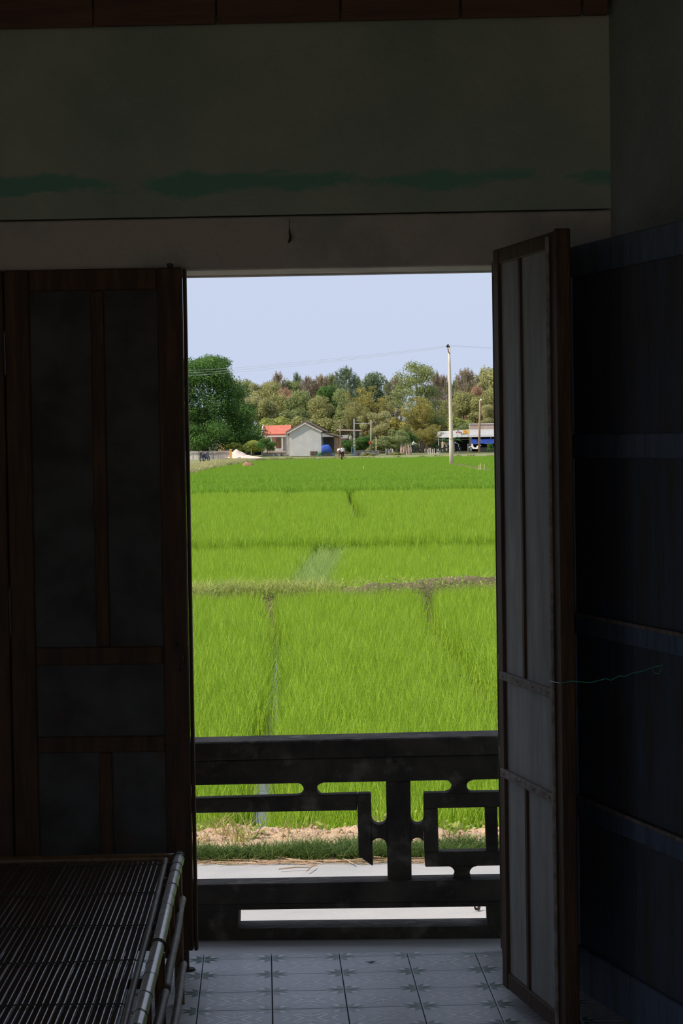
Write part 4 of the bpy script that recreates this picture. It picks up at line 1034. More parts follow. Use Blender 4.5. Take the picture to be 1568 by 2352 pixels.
# ornate white roof
orn = thing('temple_roof', 938, 966, 360, 'pale ornate temple roof with carved ridge among the trees', 'temple')
obj('roof', pxpoly([(929, 962), (958, 962), (962, 970), (925, 970)], 360, 3), 'wall_pink', orn)
obj('gable', pxpoly([(920, 951), (926, 949), (933, 957), (945, 959), (946, 962), (930, 962.3)], 359.6, .5), 'wall_white', orn)
rr = random.Random(4)
for x, y, s in ((922, 950, 2.4), (927, 947, 2.8), (931, 945, 2.2), (934, 948.5, 2.5), (928, 953, 2.5), (937, 953, 2.4), (941, 956, 2.3), (933, 956, 2.6), (946, 957.5, 1.8)):
    c = PY(x, y, 359.5); pts = [c + Vector((math.cos(a) * s * .06 * (1 - a / 14), 0, math.sin(a) * s * .06 * (1 - a / 14))) for a in np.linspace(0, 7.5, 12)]
    obj('scroll', tubem(pts, .035, 5), 'wall_white', orn)
obj('tower_wall', pxbox(924, 970, 962, 1030, 361, 3), 'wall_pink', orn)
# shop on the far right
SHY = 318.0
shop = thing('roadside_shop', 1085, 1036, SHY, 'roadside shop with white fascia, dark open front and tin roof', 'shop')
obj('parapet', pxbox(1078, 974, 1135, 1000, SHY + 6, 3), 'wall_pink', shop); obj('parapet_cap', pxbox(1077, 972.6, 1136, 974.4, SHY + 5.9, 3.2), 'wall_white', shop)
f = [PY(x, y, SHY - 2.5) for x, y in ((1046, 1002), (1200, 999))]; g2 = [PY(x, y, SHY + 5) for x, y in ((1048, 988), (1200, 985))]
obj('roof', hexa([f[0], f[1], g2[1], g2[0]], [p_ + Vector((0, 0, -.15)) for p_ in (f[0], f[1], g2[1], g2[0])]), 'roof_tin', shop)
obj('fascia', pxbox(1046, 1000, 1200, 1003, SHY - 2.6, .12), 'white_paint', shop); obj('ridge_board', pxbox(1070, 985.5, 1200, 989.5, SHY - 2.2, .2), 'white_paint', shop)
f = [PY(x, y, SHY - 2.0) for x, y in ((1003, 1004), (1046, 1003))]; g2 = [PY(x, y, SHY + 4) for x, y in ((1005, 991), (1046, 989))]
obj('side_roof', hexa([f[0], f[1], g2[1], g2[0]], [p_ + Vector((0, 0, -.15)) for p_ in (f[0], f[1], g2[1], g2[0])]), 'roof_tin', shop)
obj('side_fascia', pxbox(1002, 1003.4, 1046, 1005, SHY - 2.1, .12), 'white_paint', shop)
obj('shade_sheet', pxbox(1043, 1004, 1077, 1036, SHY + 2.2, .3), 'opening_shade', shop); obj('shade_sheet', pxbox(1002, 1005, 1043, 1015, SHY + 2.2, .3), 'opening_shade', shop)  # flat dark sheets, the shade under the roof put into their colour
obj('wall', pxbox(1077.2, 1003, 1083, 1036, SHY - .5, 3), 'wall_pink', shop); obj('counter', pxbox(1100, 1027, 1200, 1036, SHY - .4, .6), 'conc_grey', shop)
obj('shade_sheet', pxbox(1083.2, 1003, 1200, 1036, SHY + 2.2, .3), 'opening_shade', shop)
for x in (1007, 1016, 1081.5, 1127): obj('post', pxbox(x - .7, 1003, x + .7, 1036, SHY - 2.0, .12), 'white_paint', shop)
obj('cross_rail', pxbox(1000, 1008.6, 1080, 1009.6, SHY - 1.9, .08), 'roof_tin', shop)
obj('ochre_panel', pxbox(1013, 1015, 1024, 1029, SHY + 1, .2), 'wall_ochre', shop)
# sign
sg_ = thing('shop_sign', 1062, 999, SHY - 2.66, 'white and yellow shop banner with red lettering on the tin roof', 'sign')
SY = SHY - 2.66
obj('board', pxbox(1046, 987, 1078, 999, SY, .06), 'sign_white', sg_); obj('picture', pxbox(1062.5, 987.4, 1077.6, 996.5, SY - .03, .025), 'sign_yellow', sg_)
obj('orange_print', pxpoly([(1064, 988.5), (1070, 989.5), (1073, 995.5), (1069, 996)], SY - .05, .015), 'sign_orange', sg_)
for x in (1049, 1060, 1074): obj('bracket', pxbox(x, 995, x + 1.2, 1003, SY + .06, .25), 'white_paint', sg_)
for k_, (xs, ya, yb, m_) in enumerate((((1049.5, 1051, 1052.5), 988.6, 990, 'rubber'), ((1046.8, 1048.6, 1052.2, 1054.2, 1056.2, 1058), 991.6, 994.2, 'sign_red'), ((1058, 1060, 1062, 1064, 1066), 995.6, 997.4, 'rubber'))):
    for x in xs: obj('letter', pxbox(x, ya, x + 1.25, yb, SY - .03, .02), m_, sg_)
# awning of blue tarpaulin
aw = bmesh.new(); ra, rb_ = [], []
for k in range(13):
    x = 1082 + k * 9; ra.append(aw.verts.new(PY(x, 1007.6 + .3 * math.sin(k), SHY - 2.3))); rb_.append(aw.verts.new(PY(x - 2, 1019.5 + .9 * math.sin(k * 1.7), SHY - 4.2)))
for k in range(12): aw.faces.new((ra[k], ra[k + 1], rb_[k + 1], rb_[k]))
bmesh.ops.solidify(aw, geom=aw.faces[:], thickness=.04)
tag(obj('blue_awning', aw, 'blue_tarp'), 'blue tarpaulin awning hung in front of the shop counter', 'awning')
# blue tarp bundle by the gable house
bm = bmesh.new(); bmesh.ops.create_icosphere(bm, subdivisions=3, radius=1)
c0 = PY(750, 1031, GH - .4)
for v in bm.verts:
    q = v.co.copy(); q = Vector([math.copysign(abs(t_) ** .62, t_) for t_ in q]) * .92; q *= 1 + .22 * mnoise.noise(q * 1.7) + .09 * mnoise.noise(q * 5); wz = 1.15 if q.z < 0 else .9
    v.co = Vector((c0.x + q.x * .68 * (1.1 - .25 * q.z) + .1 * q.z * -1, c0.y + q.y * .7, c0.z + max(q.z, -.9) * .60))
tag(obj('tarp_bundle', bm, 'blue_tarp', None, True), 'blue tarpaulin bundle piled against the grey gable house', 'tarpaulin')
# green bin
bc = PY(734.5, 1046.5, GH - .9); bz = vz(734.5, 1040.5, GH - .9)
gb_ = empty('green_bin', bc, 'green plastic tub at the corner of the gable house', 'bin')
obj('body', tubem([bc, Vector((bc.x, bc.y, bz))], [.24, .32], 14), 'green_bin', gb_, True); obj('rim', tubem([Vector((bc.x, bc.y, bz)), Vector((bc.x, bc.y, bz + .05))], [.34, .34], 14), 'green_bin', gb_)
# black pot in the field
pc_ = PY(733, 1061, 262); pt = empty('black_pot', pc_, 'round black pot with a pale lid standing in the far rice', 'pot')
obj('body', tubem([pc_ + Vector((0, 0, z)) for z in (0, .12, .26, .36)], [.10, .20, .19, .13], 12), 'rubber', pt, True); obj('lid', tubem([pc_ + Vector((0, 0, .36)), pc_ + Vector((0, 0, .40)), pc_ + Vector((0, 0, .43))], [.15, .12, .03], 12), 'chrome', pt)
# fence left
FY = 262.0
fe = thing('board_fence', 478, 1055, FY, 'weathered grey board fence under the big tree', 'fence')
xs = list(np.arange(418, 525, 3.05))
for k, x in enumerate(xs):
    rr_ = random.Random(k); top = 1036.6 + rr_.uniform(-.7, .7) - .016 * (x - 470)
    obj('plank', pxbox(x, top, x + 2.75, 1055.2 - .016 * (x - 470), FY + rr_.uniform(0, .06), .05), 'fence_white' if 430 < x < 452 else 'fence_grey', fe)
obj('rail', pxbox(418, 1038.2, 526, 1039.6, FY - .08, .07), 'fence_grey', fe); obj('rail', pxbox(418, 1050, 526, 1051.4, FY + .12, .07), 'fence_grey', fe)
gp = thing('gate_post', 529, 1053, FY - 2.3, 'orange painted gate post at the end of the board fence', 'post')
obj('shaft', pxbox(526.6, 1033, 532, 1053.2, FY - 2.3, .35), 'orange_paint', gp); obj('cap', pxbox(526, 1031.6, 532.6, 1033, FY - 2.35, .45), 'wall_white', gp)
# heaps
def heap(name, px, pyb, Y, w_, d_, h_, m, label, seed):
    c = PY(px, pyb, Y); bm = bmesh.new(); n_ = 18; g_ = []
    for j in range(n_ + 1):
        g_.append([])
        for i in range(n_ + 1):
            a, b = i / n_ * 2 - 1, j / n_ * 2 - 1; r_ = min(1, math.hypot(a, b))
            z = h_ * ((1 - r_) ** .8 if m == 'sand' else math.sqrt(1 - r_ * r_)) * (1 + .35 * mnoise.noise(Vector((a * 2, b * 2, seed)))) - .05
            g_[-1].append(bm.verts.new((c.x + a * w_, c.y + b * d_, c.z + z)))
    for j in range(n_):
        for i in range(n_): bm.faces.new((g_[j][i], g_[j][i + 1], g_[j + 1][i + 1], g_[j + 1][i]))
    return tag(obj(name, bm, m, None, True), label, 'heap')
heap('sand_heap', 545, 1051, 263, 1.4, 1.5, 1.0, 'sand', 'tall pale pink sand heap behind the orange gate post', 2)
heap('sand_heap', 568, 1051.5, 261, 1.7, 1.2, .38, 'sand', 'flat pale sand spill trailing from the tall sand heap', 4)
heap('earth_mound', 569, 1068, 200, .52, .5, .30, 'red_earth', 'small reddish earth mound at the corner of the far rice', 7)
# stakes
def stake(px, y0, y1, Y, r, m, label, group, tilt=0.0):
    a, b = PY(px, y1, Y), PY(px + tilt, y0, Y); tag(obj('stake', tubem([a, a.lerp(b, .5), b], [r, r * .95, r * .8], 6), m), label, 'stake', group)
for px, y0, lab in ((1100, 1067.5, 'first of three thin bamboo stakes in the far rice, beside the pole bund'), (1104, 1064.5, 'middle, tallest of three thin bamboo stakes in the far rice'), (1112, 1065.5, 'last of three thin bamboo stakes, nearest the folding door')):
    stake(px, y0, 1080, 150, .028, 'bamboo_stake', lab, 'bamboo stakes in the rice')
stake(835, 1070.5, 1077, 140, .025, 'bamboo_stake', 'lone short bamboo stake in the middle of the far rice', None)
fx = [(976.5, 1031, 1047, 3), (981, 1031.5, 1047, 0), (984.5, 1029, 1047, -1), (988.5, 1028.5, 1046, 1), (992.5, 1031, 1046.5, -1), (997, 1030, 1046, 0), (1003.5, 1031, 1048, 0), (1006, 1032, 1046, 1), (1009.5, 1031.5, 1047, -1)]
sf = thing('stake_fence', 993, 1047, 308, 'row of pale wooden stakes between the bamboo clump and the tall pole', 'fence')
for px, a_, b_, tl in fx:
    pa_, pb_ = PY(px, b_, 308), PY(px - tl * .4, a_, 308); obj('stake', tubem([pa_, pb_], [.075, .065], 6), 'fence_white', sf)
lf = thing('log_fence', 893, 1049, 303, 'bundle of grey upright logs under the clipped bush', 'fence')
for q, px in enumerate((886.5, 890, 893.5, 897.5, 901.5)):
    pa_, pb_ = PY(px, 1050, 303 + .1 * (q % 2)), PY(px, 1030 + (q % 3), 303 + .1 * (q % 2)); obj('log', tubem([pa_, pb_], [.105, .09], 7), 'fence_grey', lf, True)
for px, y0, y1, Y, lab in ((1051, 1035, 1046, 309, 'short wooden stake beside the tall pole near the motorbikes'), (1056.5, 1036, 1045, 309, 'second short stake near the motorbikes, farther from the tall pole'), (1074.5, 1019, 1036, 312, 'thin pale post standing before the dark shop front'), (863.5, 1004, 1047, 303, 'thin yellowish post behind the yard wall')):
    stake(px, y0, y1, Y, .07, 'bamboo_stake' if px < 900 else 'fence_grey', lab, None)
# ------------------------------------------------------------------ poles and wires
PYD = pole_p.y
tp = empty('utility_pole', (pole_p.x, PYD, ZF2), 'tall pale concrete utility pole standing in the rice', 'utility pole')
ptop = PY(1031, 797, PYD)
shaft = tubem([Vector((pole_p.x, PYD, ZF2)).lerp(ptop, t) for t in (0, .2, .45, .7, .86, 1)], [.205, .185, .155, .13, .11, .095], 14)
obj('shaft', shaft, 'conc_pole', tp, True)
obj('collar', tubem([PY(1035.6, 1009, PYD), PY(1035.6, 1007.4, PYD)], [.19, .19], 14), 'conc_grey', tp)
b0 = PY(1028.5, 794, PYD - .2)
obj('bracket', tubem([PY(1032, 812, PYD - .12), PY(1029.5, 808, PYD - .3), PY(1028, 797, PYD - .32), PY(1029, 792, PYD - .3)], .045, 6), 'iron', tp)
for q, (x, y) in enumerate(((1026, 795), (1028.5, 792), (1031, 796))): obj('insulator', tubem([PY(x, y + 2, PYD - .34), PY(x, y, PYD - .34), PY(x, y - 1.6, PYD - .34)], [.05, .08, .04], 8), 'iron', tp)
WX = [(1028, 795), (980, 801.5), (900, 811.5), (800, 822.5), (700, 833), (600, 843), (540, 848.5), (480, 852.5), (422, 855.5), (330, 860), (200, 864)]
def wirepts(dy, spread):
    out = []
    for x, y in WX:
        t = (1028 - x) / 828; Yv = PYD + (95 - PYD) * t; out.append(PY(x, y + dy + spread * t, Yv))
    return out
for k, (lab, dy, sp) in enumerate((('uppermost of three thin power wires crossing the sky', -1.5, -3.5), ('middle one of three thin power wires crossing the sky', 0, 2.5), ('lowest of three thin power wires crossing the sky', 2.0, 8))):
    tag(obj('power_wire', tubem(wirepts(dy, sp), [.007 + .000 * i for i in range(len(WX))], 5), 'wire_grey'), lab, 'wire', 'power wires')
for k, (lab, dy) in enumerate((('upper thin wire running from the tall pole toward the folding door', 0), ('lower thin wire running from the tall pole toward the folding door', 2.2))):
    tag(obj('power_wire', tubem([PY(1030, 793 + dy * .5, PYD), PY(1070, 795.5 + dy, PYD + 10), PY(1110, 797 + dy, PYD + 20), PY(1200, 801 + dy, PYD + 45)], .007, 5), 'wire_grey'), lab, 'wire', 'power wires')
def thin_pole(name, px, y0, y1, Y, r, m, label, tilt=0):
    a, b = PY(px, y1, Y), PY(px + tilt, y0, Y); t = empty(name, a, label, 'pole'); obj('shaft', tubem([a, a.lerp(b, .5), b], [r * 1.15, r, r * .85], 8), m, t, True); return t
lp = thin_pole('lamp_pole', 1100, 920, 1038, 306, .135, 'plank_far', 'thin brown lamp pole with a white lamp in front of the shop', 2)
obj('lamp_head', tubem([PY(1102, 921, 306), PY(1104, 918.5, 305.6), PY(1105.5, 919, 305.3)], [.07, .13, .1], 8), 'white_paint', lp, True)
wp = thin_pole('wooden_pole', 851.5, 965, 1034, 304, .13, 'bark_pale', 'leaning wooden pole behind the yard wall', 1)
obj('cross_arm', tubem([PY(852, 966, 304), PY(857, 968, 304), PY(864, 970, 304)], .04, 6), 'bark_pale', wp)
gp2 = thin_pole('grey_pole', 814, 962, 1047, 301, .11, 'conc_grey', 'dark grey pole with pale bands at the end of the yard wall', -1)
for y in (1007, 1015, 1022, 1030): obj('band', tubem([PY(813.6, y + 2.2, 301), PY(813.6, y, 301)], .145, 8), 'wall_white' if y != 1015 else 'wall_pink', gp2)
obj('foot', pxbox(811, 1033, 816.5, 1047.5, 300.7, .4), 'conc_grey', gp2)
tag(obj('power_wire', tubem([PY(813, 972.5, 301), PY(832, 973, 302.5), PY(852, 973.5, 304)], .03, 5), 'wire_grey'), 'short pale wire between the grey pole and the wooden pole', 'wire', 'power wires')
tag(obj('blue_post', pxbox(806.3, 1026, 809, 1048, 300.5, .2, .03), 'blue_post'), 'blue painted post beside the grey banded pole', 'post')
tag(obj('red_bucket', tubem([PY(848.8, 1020, 303.5), PY(848.8, 1014, 303.5)], [.11, .15], 10), 'red_plastic'), 'small red plastic bucket hung on the wooden pole', 'bucket')

# ================================================================== TREES
def quads(C, Nn, size, asp, seed):
    """leaf sprays: one irregular quad per centre"""
    r = np.random.default_rng(seed); n = len(C)
    u_ = np.cross(Nn, r.normal(size=(n, 3))); u_ /= np.linalg.norm(u_, axis=1)[:, None] + 1e-9
    v_ = np.cross(Nn, u_); s = size * r.uniform(.55, 1.25, n)[:, None]
    P = np.stack([C + u_ * s * r.uniform(.7, 1.2, (n, 1)), C + v_ * s * asp * r.uniform(.6, 1.2, (n, 1)), C - u_ * s * r.uniform(.7, 1.2, (n, 1)), C - v_ * s * asp * r.uniform(.6, 1.2, (n, 1))], 1).reshape(-1, 3)
    return P
def leaf_mesh(name, P):
    n = len(P) // 4; me = bpy.data.meshes.new(name)
    me.vertices.add(n * 4); me.vertices.foreach_set('co', P.astype(np.float32).ravel())
    me.loops.add(n * 4); me.loops.foreach_set('vertex_index', np.arange(n * 4, dtype=np.int32))
    me.polygons.add(n); me.polygons.foreach_set('loop_start', np.arange(0, n * 4, 4, dtype=np.int32))
    me.update(calc_edges=True); me.validate(); return me
def blobs_to_leaves(blobs, n, size, asp, seed, shell=.55, up=.25):
    r = np.random.default_rng(seed); w_ = np.array([b[1][0] * b[1][2] + .01 for b in blobs]); w_ /= w_.sum()
    C, N_ = [], []
    for (c, rad), k in zip(blobs, (w_ * n).astype(int) + 1):
        d = r.normal(size=(k, 3)); d /= np.linalg.norm(d, axis=1)[:, None]
        rr = (shell + (1 - shell) * r.random(k) ** .6) * (1 + .12 * r.normal(size=k))
        C.append(np.array(c) + d * rr[:, None] * np.array(rad)); nn = d + r.normal(size=(k, 3)) * .55 + np.array((0, 0, up)); N_.append(nn / np.linalg.norm(nn, axis=1)[:, None])
    return quads(np.vstack(C), np.vstack(N_), size, asp, seed + 1)
PROTO = {}
def proto(kind, v):
    """crown and trunk meshes of unit height and width"""
    if (kind, v) in PROTO: return PROTO[(kind, v)]
    r = random.Random(hash((len(kind), v, kind[0])) & 255); bl = []; bm = bmesh.new()
    if kind == 'round':
        for _ in range(16):
            a = r.uniform(0, 6.28); q = r.random(); z = .34 + .50 * q; rr = .30 * math.sqrt(max(.12, 1 - ((q - .35) / .75) ** 2)) * r.uniform(.5, 1.0)
            bl.append(((rr * math.cos(a), rr * math.sin(a), z), (r.uniform(.13, .22),) * 2 + (r.uniform(.10, .15),)))
        P = blobs_to_leaves(bl, 12000, .020, .6, v + 3); tube(bm, [(0, 0, 0), (.01, 0, .25), (0, 0, .55)], [.022, .018, .01], 7)
    elif kind == 'big':
        for _ in range(80):
            a = r.uniform(0, 6.28); z = r.uniform(.10, .90); prof = np.interp(z, [.1, .25, .5, .75, .9], [.44, .46, .40, .32, .17]); rr = prof * r.uniform(.55, 1)
            bl.append(((rr * math.cos(a), rr * math.sin(a), z), (r.uniform(.09, .15),) * 2 + (r.uniform(.06, .10),)))
        bl += [((0, 0, .46), (.35, .35, .42)), ((-.1, 0, .66), (.28, .28, .22)), ((.08, 0, .25), (.40, .40, .2))]
        P = blobs_to_leaves(bl, 90000, .0100, .6, v + 3, .3); tube(bm, [(0, 0, 0), (.01, 0, .2), (.03, 0, .5)], [.035, .028, .015], 8)
        tube(bm, [(.01, 0, .15), (-.12, .02, .35)], [.018, .008], 6); tube(bm, [(.01, 0, .15), (.14, -.02, .32)], [.018, .008], 6)
    elif kind == 'spire':           # casuarina: upswept feathery branches round a leader
        tube(bm, [(0, 0, 0), (.01, 0, .5), (.0, 0, .97)], [.016, .012, .003], 6)
        for k in range(44):
            z = .22 + .76 * k / 44; a = k * 2.4 + r.uniform(-.4, .4); ln = np.interp(z, [.2, .5, .8, 1], [.42, .46, .30, .06]) * r.uniform(.6, 1.1)
            for t in (.35, .7, 1.0):
                bl.append(((ln * t * math.cos(a), ln * t * math.sin(a), z + ln * t * .42 * .5 + .03 * t), (.055 * (1.3 - t * .5), .055, .05 + .03 * t)))
        P = blobs_to_leaves(bl, 12000, .022, .25, v + 5, .1, .0)
    elif kind == 'bamboo':
        for k in range(26):
            a = r.uniform(0, 6.28); sp = r.uniform(.05, .46); h = r.uniform(.66, .96) * (1 - .35 * sp)
            pts = [(sp * .15 * math.cos(a), sp * .15 * math.sin(a), 0), (sp * .5 * math.cos(a), sp * .5 * math.sin(a), h * .6), (sp * math.cos(a), sp * math.sin(a), h)]
            tube(bm, pts, [.007, .006, .002], 5)
            for t in (.35, .5, .62, .74, .86, .97):
                x_ = sp * t * t; bl.append(((x_ * math.cos(a) + r.gauss(0, .03), x_ * math.sin(a) + r.gauss(0, .03), h * t), (.075, .075, .055)))
        P = blobs_to_leaves(bl, 15000, .016, .32, v + 7, .15, -.1)
    elif kind == 'thin':            # loose crown on pale stems
        for k in range(5):
            a = r.uniform(0, 6.28); s_ = r.uniform(.02, .3); tp_ = (s_ * math.cos(a), s_ * math.sin(a), r.uniform(.7, .9)); tube(bm, [(s_ * .2 * math.cos(a), s_ * .2 * math.sin(a), 0), (s_ * .6 * math.cos(a), s_ * .6 * math.sin(a), .45), tp_], [.013, .010, .004], 6)
            for _ in range(5): bl.append(((tp_[0] * .9 + r.gauss(0, .13), tp_[1] * .9 + r.gauss(0, .13), r.uniform(.45, .92)), (r.uniform(.08, .15),) * 2 + (r.uniform(.06, .10),)))
        P = blobs_to_leaves(bl, 9000, .018, .45, v + 9, .2)
    elif kind == 'bush':
        for _ in range(14):
            a = r.uniform(0, 6.28); rr = .36 * math.sqrt(r.random()); bl.append(((rr * math.cos(a), rr * math.sin(a), r.uniform(.18, .78)), (r.uniform(.13, .22),) * 2 + (r.uniform(.13, .2),)))
        P = blobs_to_leaves(bl, 7000, .033, .5, v + 11); tube(bm, [(0, 0, 0), (0, 0, .5)], [.03, .02], 6)
    elif kind == 'tall':            # tall loose tree: stacked feathery masses
        for k in range(80):
            z = r.uniform(.12, .93); prof = np.interp(z, [.2, .45, .7, .85, .95], [.30, .36, .30, .26, .12]); a = r.uniform(0, 6.28); rr = prof * r.uniform(.3, 1)
            bl.append(((rr * math.cos(a), rr * math.sin(a), z), (r.uniform(.10, .17),) * 2 + (r.uniform(.045, .075),)))
        P = blobs_to_leaves(bl, 22000, .013, .5, v + 13, .1); tube(bm, [(0, 0, 0), (.02, 0, .4), (0, 0, .85)], [.018, .014, .005], 7); tube(bm, [(.02, 0, .35), (.15, 0, .7)], [.01, .004], 6)
    bmesh.ops.recalc_face_normals(bm, faces=bm.faces)
    PROTO[(kind, v)] = (leaf_mesh('crown', P), mesh_of(bm, 'trunk')); return PROTO[(kind, v)]
WIDER = dict(round=1.45, big=1.22, spire=1.35, bamboo=1.3, thin=1.5, bush=1.35, tall=1.35)
def tree(kind, px, ytop, ybase, wpx, Y, m, label, v=0, rot=0.0, bark='bark', name=None, group=None, lean=0.0):
    cr, tk = proto(kind, v); a, b = PY(px, ybase, Y), PY(px, ytop, Y); hh = (b.z - a.z); ww = wpx * WIDER.get(kind, 1.3) * Y / F
    nm = name or {'round': 'broadleaf_tree', 'big': 'broadleaf_tree', 'spire': 'casuarina_tree', 'bamboo': 'bamboo_clump', 'thin': 'acacia_tree', 'bush': 'bush', 'tall': 'tall_tree'}[kind]
    root = empty(nm, a, label, {'bush': 'bush', 'bamboo': 'bamboo'}.get(kind, 'tree'), group, local=True)
    root.rotation_euler = (0, lean, rot); root.scale = (ww, ww, hh)
    for nm2, me, mm in (('crown', cr, m), ('trunk', tk, bark)):
        key = (me.name, mm)
        if key not in PROTO:
            c = me.copy(); c.materials.clear(); c.materials.append(MATS[mm]); PROTO[key] = c
        o = bpy.data.objects.new(nm2, PROTO[key]); COL.objects.link(o); o.parent = root
    return root
G1 = 'trees on the wooded rise'
tree('big', 470, 803, 1053, 218, 314, 'leaf_dark', 'huge dense dark green tree beside the shut door leaf', 0, .4)
# back row on the rise
T = [
 ('thin', 566, 862, 1000, 70, 395, 'leaf_mid', 'thin crowned tree just beyond the huge dark green tree', 0, 0),
 ('thin', 597, 870, 1005, 62, 385, 'leaf_pale', 'pale acacia with light stems above the brick shed', 1, 2),
 ('round', 618, 870, 1005, 74, 380, 'leaf_olive', 'olive round tree above the red roof, below the brown spire', 0, 1),
 ('spire', 640, 861, 1000, 46, 400, 'leaf_brown', 'lone brown casuarina spire above the red roofed house', 0, 0),
 ('round', 664, 864, 1000, 70, 402, 'leaf_mid', 'dull green tree between the brown spire and thin casuarinas', 1, 3),
 ('spire', 684, 862, 990, 34, 405, 'leaf_blue', 'first slim grey green casuarina past the brown spire', 1, 1),
 ('spire', 706, 870, 995, 46, 400, 'leaf_brown', 'brownish casuarina above the gable house ridge', 0, 4),
 ('spire', 738, 868, 995, 62, 400, 'leaf_brown', 'broad brownish casuarina above the porch of the gable house', 1, 5),
 ('spire', 765, 865, 995, 56, 403, 'leaf_mid', 'green casuarina just before the tallest dark one', 0, 2),
 ('spire', 797, 851, 1000, 74, 395, 'leaf_blue', 'tall dark casuarina above the rusty shack', 1, 2),
 ('spire', 822, 874, 1000, 50, 405, 'leaf_mid', 'lower casuarina behind the tall dark one', 0, 3),
 ('round', 850, 849, 1000, 82, 398, 'leaf_blue', 'dark round crowned tree above the feathery bamboo', 2, 0),
 ('spire', 893, 878, 1000, 46, 405, 'leaf_mid', 'thin casuarina between the dark round tree and the tallest tree', 1, 0),
 ('spire', 912, 871, 1000, 44, 400, 'leaf_brown', 'brownish casuarina close against the tallest tree', 0, 1),
 ('spire', 1002, 862, 1000, 46, 398, 'leaf_brown', 'first brown casuarina beyond the tallest tree', 1, 3),
 ('spire', 1020, 868, 1000, 44, 402, 'leaf_brown', 'second brown casuarina, just before the concrete pole', 0, 2),
 ('spire', 1046, 878, 1000, 50, 400, 'leaf_mid', 'green casuarina just past the concrete pole', 1, 4),
 ('spire', 1070, 854, 1000, 70, 392, 'leaf_brown', 'broad brown casuarina between the concrete pole and the lamp pole', 0, 5),
 ('round', 1124, 832, 1000, 70, 396, 'leaf_pale', 'pale round tree at the edge of the folding door', 1, 2),
 ('round', 1096, 854, 1000, 66, 399, 'leaf_olive', 'olive tree behind the lamp pole top', 0, 2),
 ('spire', 725, 878, 995, 40, 408, 'leaf_blue', 'grey green casuarina behind the broad brownish one', 0, 1),
 ('round', 1165, 838, 1000, 70, 396, 'leaf_mid', 'green tree hidden partly by the folding door', 2, 2),
]
for k, px, yt, yb, wpx, Y, m, lab, v, rt in T: tree(k, px, yt, yb, wpx, Y, m, lab, v % 3 if k == 'round' else v % 2, rt, 'bark_pale' if k == 'thin' else 'bark', group=G1)
G2 = 'trees behind the houses'
T = [
 ('thin', 583, 905, 1025, 64, 362, 'leaf_pale', 'pale stemmed acacia right behind the brick shed', 1, 1),
 ('round', 607, 908, 1025, 62, 358, 'leaf_olive', 'olive tree just above the edge of the red roof', 1, 4),
 ('thin', 632, 898, 1025, 60, 366, 'leaf_olive', 'olive loose tree above the middle of the red roof', 0, 3),
 ('round', 657, 884, 1025, 50, 370, 'leaf_rust', 'rust brown tree above the joint of the two roofs', 0, 2),
 ('bush', 660, 932, 1025, 60, 356, 'leaf_mid', 'dull green bush behind the red roof end', 0, 2),
 ('round', 690, 891, 1025, 74, 364, 'leaf_mid', 'green tree right above the gable peak', 2, 1),
 ('round', 758, 876, 1015, 66, 368, 'leaf_dark', 'deep green round tree above the porch', 1, 0),
 ('round', 736, 904, 1020, 62, 352, 'leaf_olive', 'olive round tree in front of the deep green one', 0, 5),
 ('round', 795, 886, 1030, 60, 362, 'leaf_mid', 'green tree above the rusty shack roof', 2, 3),
 ('bamboo', 850, 874, 1030, 130, 352, 'leaf_bamboo', 'wide feathery olive bamboo above the wooden pole', 0, 0),
 ('bamboo', 812, 912, 1030, 80, 345, 'leaf_olive', 'smaller olive bamboo between shack and wooden pole', 1, 2),
 ('tall', 958, 826, 1036, 120, 340, 'leaf_mid', 'tallest green tree, with two loose tops, near the concrete pole', 0, 0),
 ('bamboo', 968, 899, 1040, 110, 328, 'leaf_bamboo', 'drooping yellowish bamboo hanging above the stake fence', 1, 1),
 ('bamboo', 1012, 909, 1020, 90, 350, 'leaf_olive', 'olive bamboo behind the foot of the concrete pole', 0, 3),
 ('round', 1065, 891, 1010, 70, 356, 'leaf_olive', 'olive tree above the shop sign', 1, 2),
 ('round', 1090, 881, 1010, 50, 362, 'leaf_rust', 'rust tinged tree behind the lamp pole', 2, 0),
 ('round', 1122, 886, 1010, 76, 354, 'leaf_olive', 'olive tree above the pink parapet', 0, 1),
 ('bush', 1060, 947, 1010, 60, 346, 'leaf_bright', 'bright green bush behind the shop roof', 1, 1),
 ('thin', 1118, 925, 1010, 66, 348, 'leaf_pale', 'thin pale tree just behind the pink parapet', 0, 2),
 ('bush', 782, 952, 1030, 80, 350, 'leaf_olive', 'olive bush behind the rusty shack', 0, 4),
 ('bush', 905, 947, 1035, 80, 340, 'leaf_bamboo', 'yellowish bush between wooden pole and temple roof', 1, 0),
 ('bush', 700, 947, 1030, 90, 350, 'leaf_olive', 'olive bush behind the ridge of the gable house', 1, 3),
 ('bush', 620, 950, 1030, 70, 348, 'leaf_bright', 'bright bush peeping over the red roof', 0, 1),
]
for k, px, yt, yb, wpx, Y, m, lab, v, rt in T: tree(k, px, yt, yb, wpx, Y, m, lab, v % 3 if k == 'round' else v % 2, rt, 'bark_pale' if k == 'thin' else 'bark', group=G2)
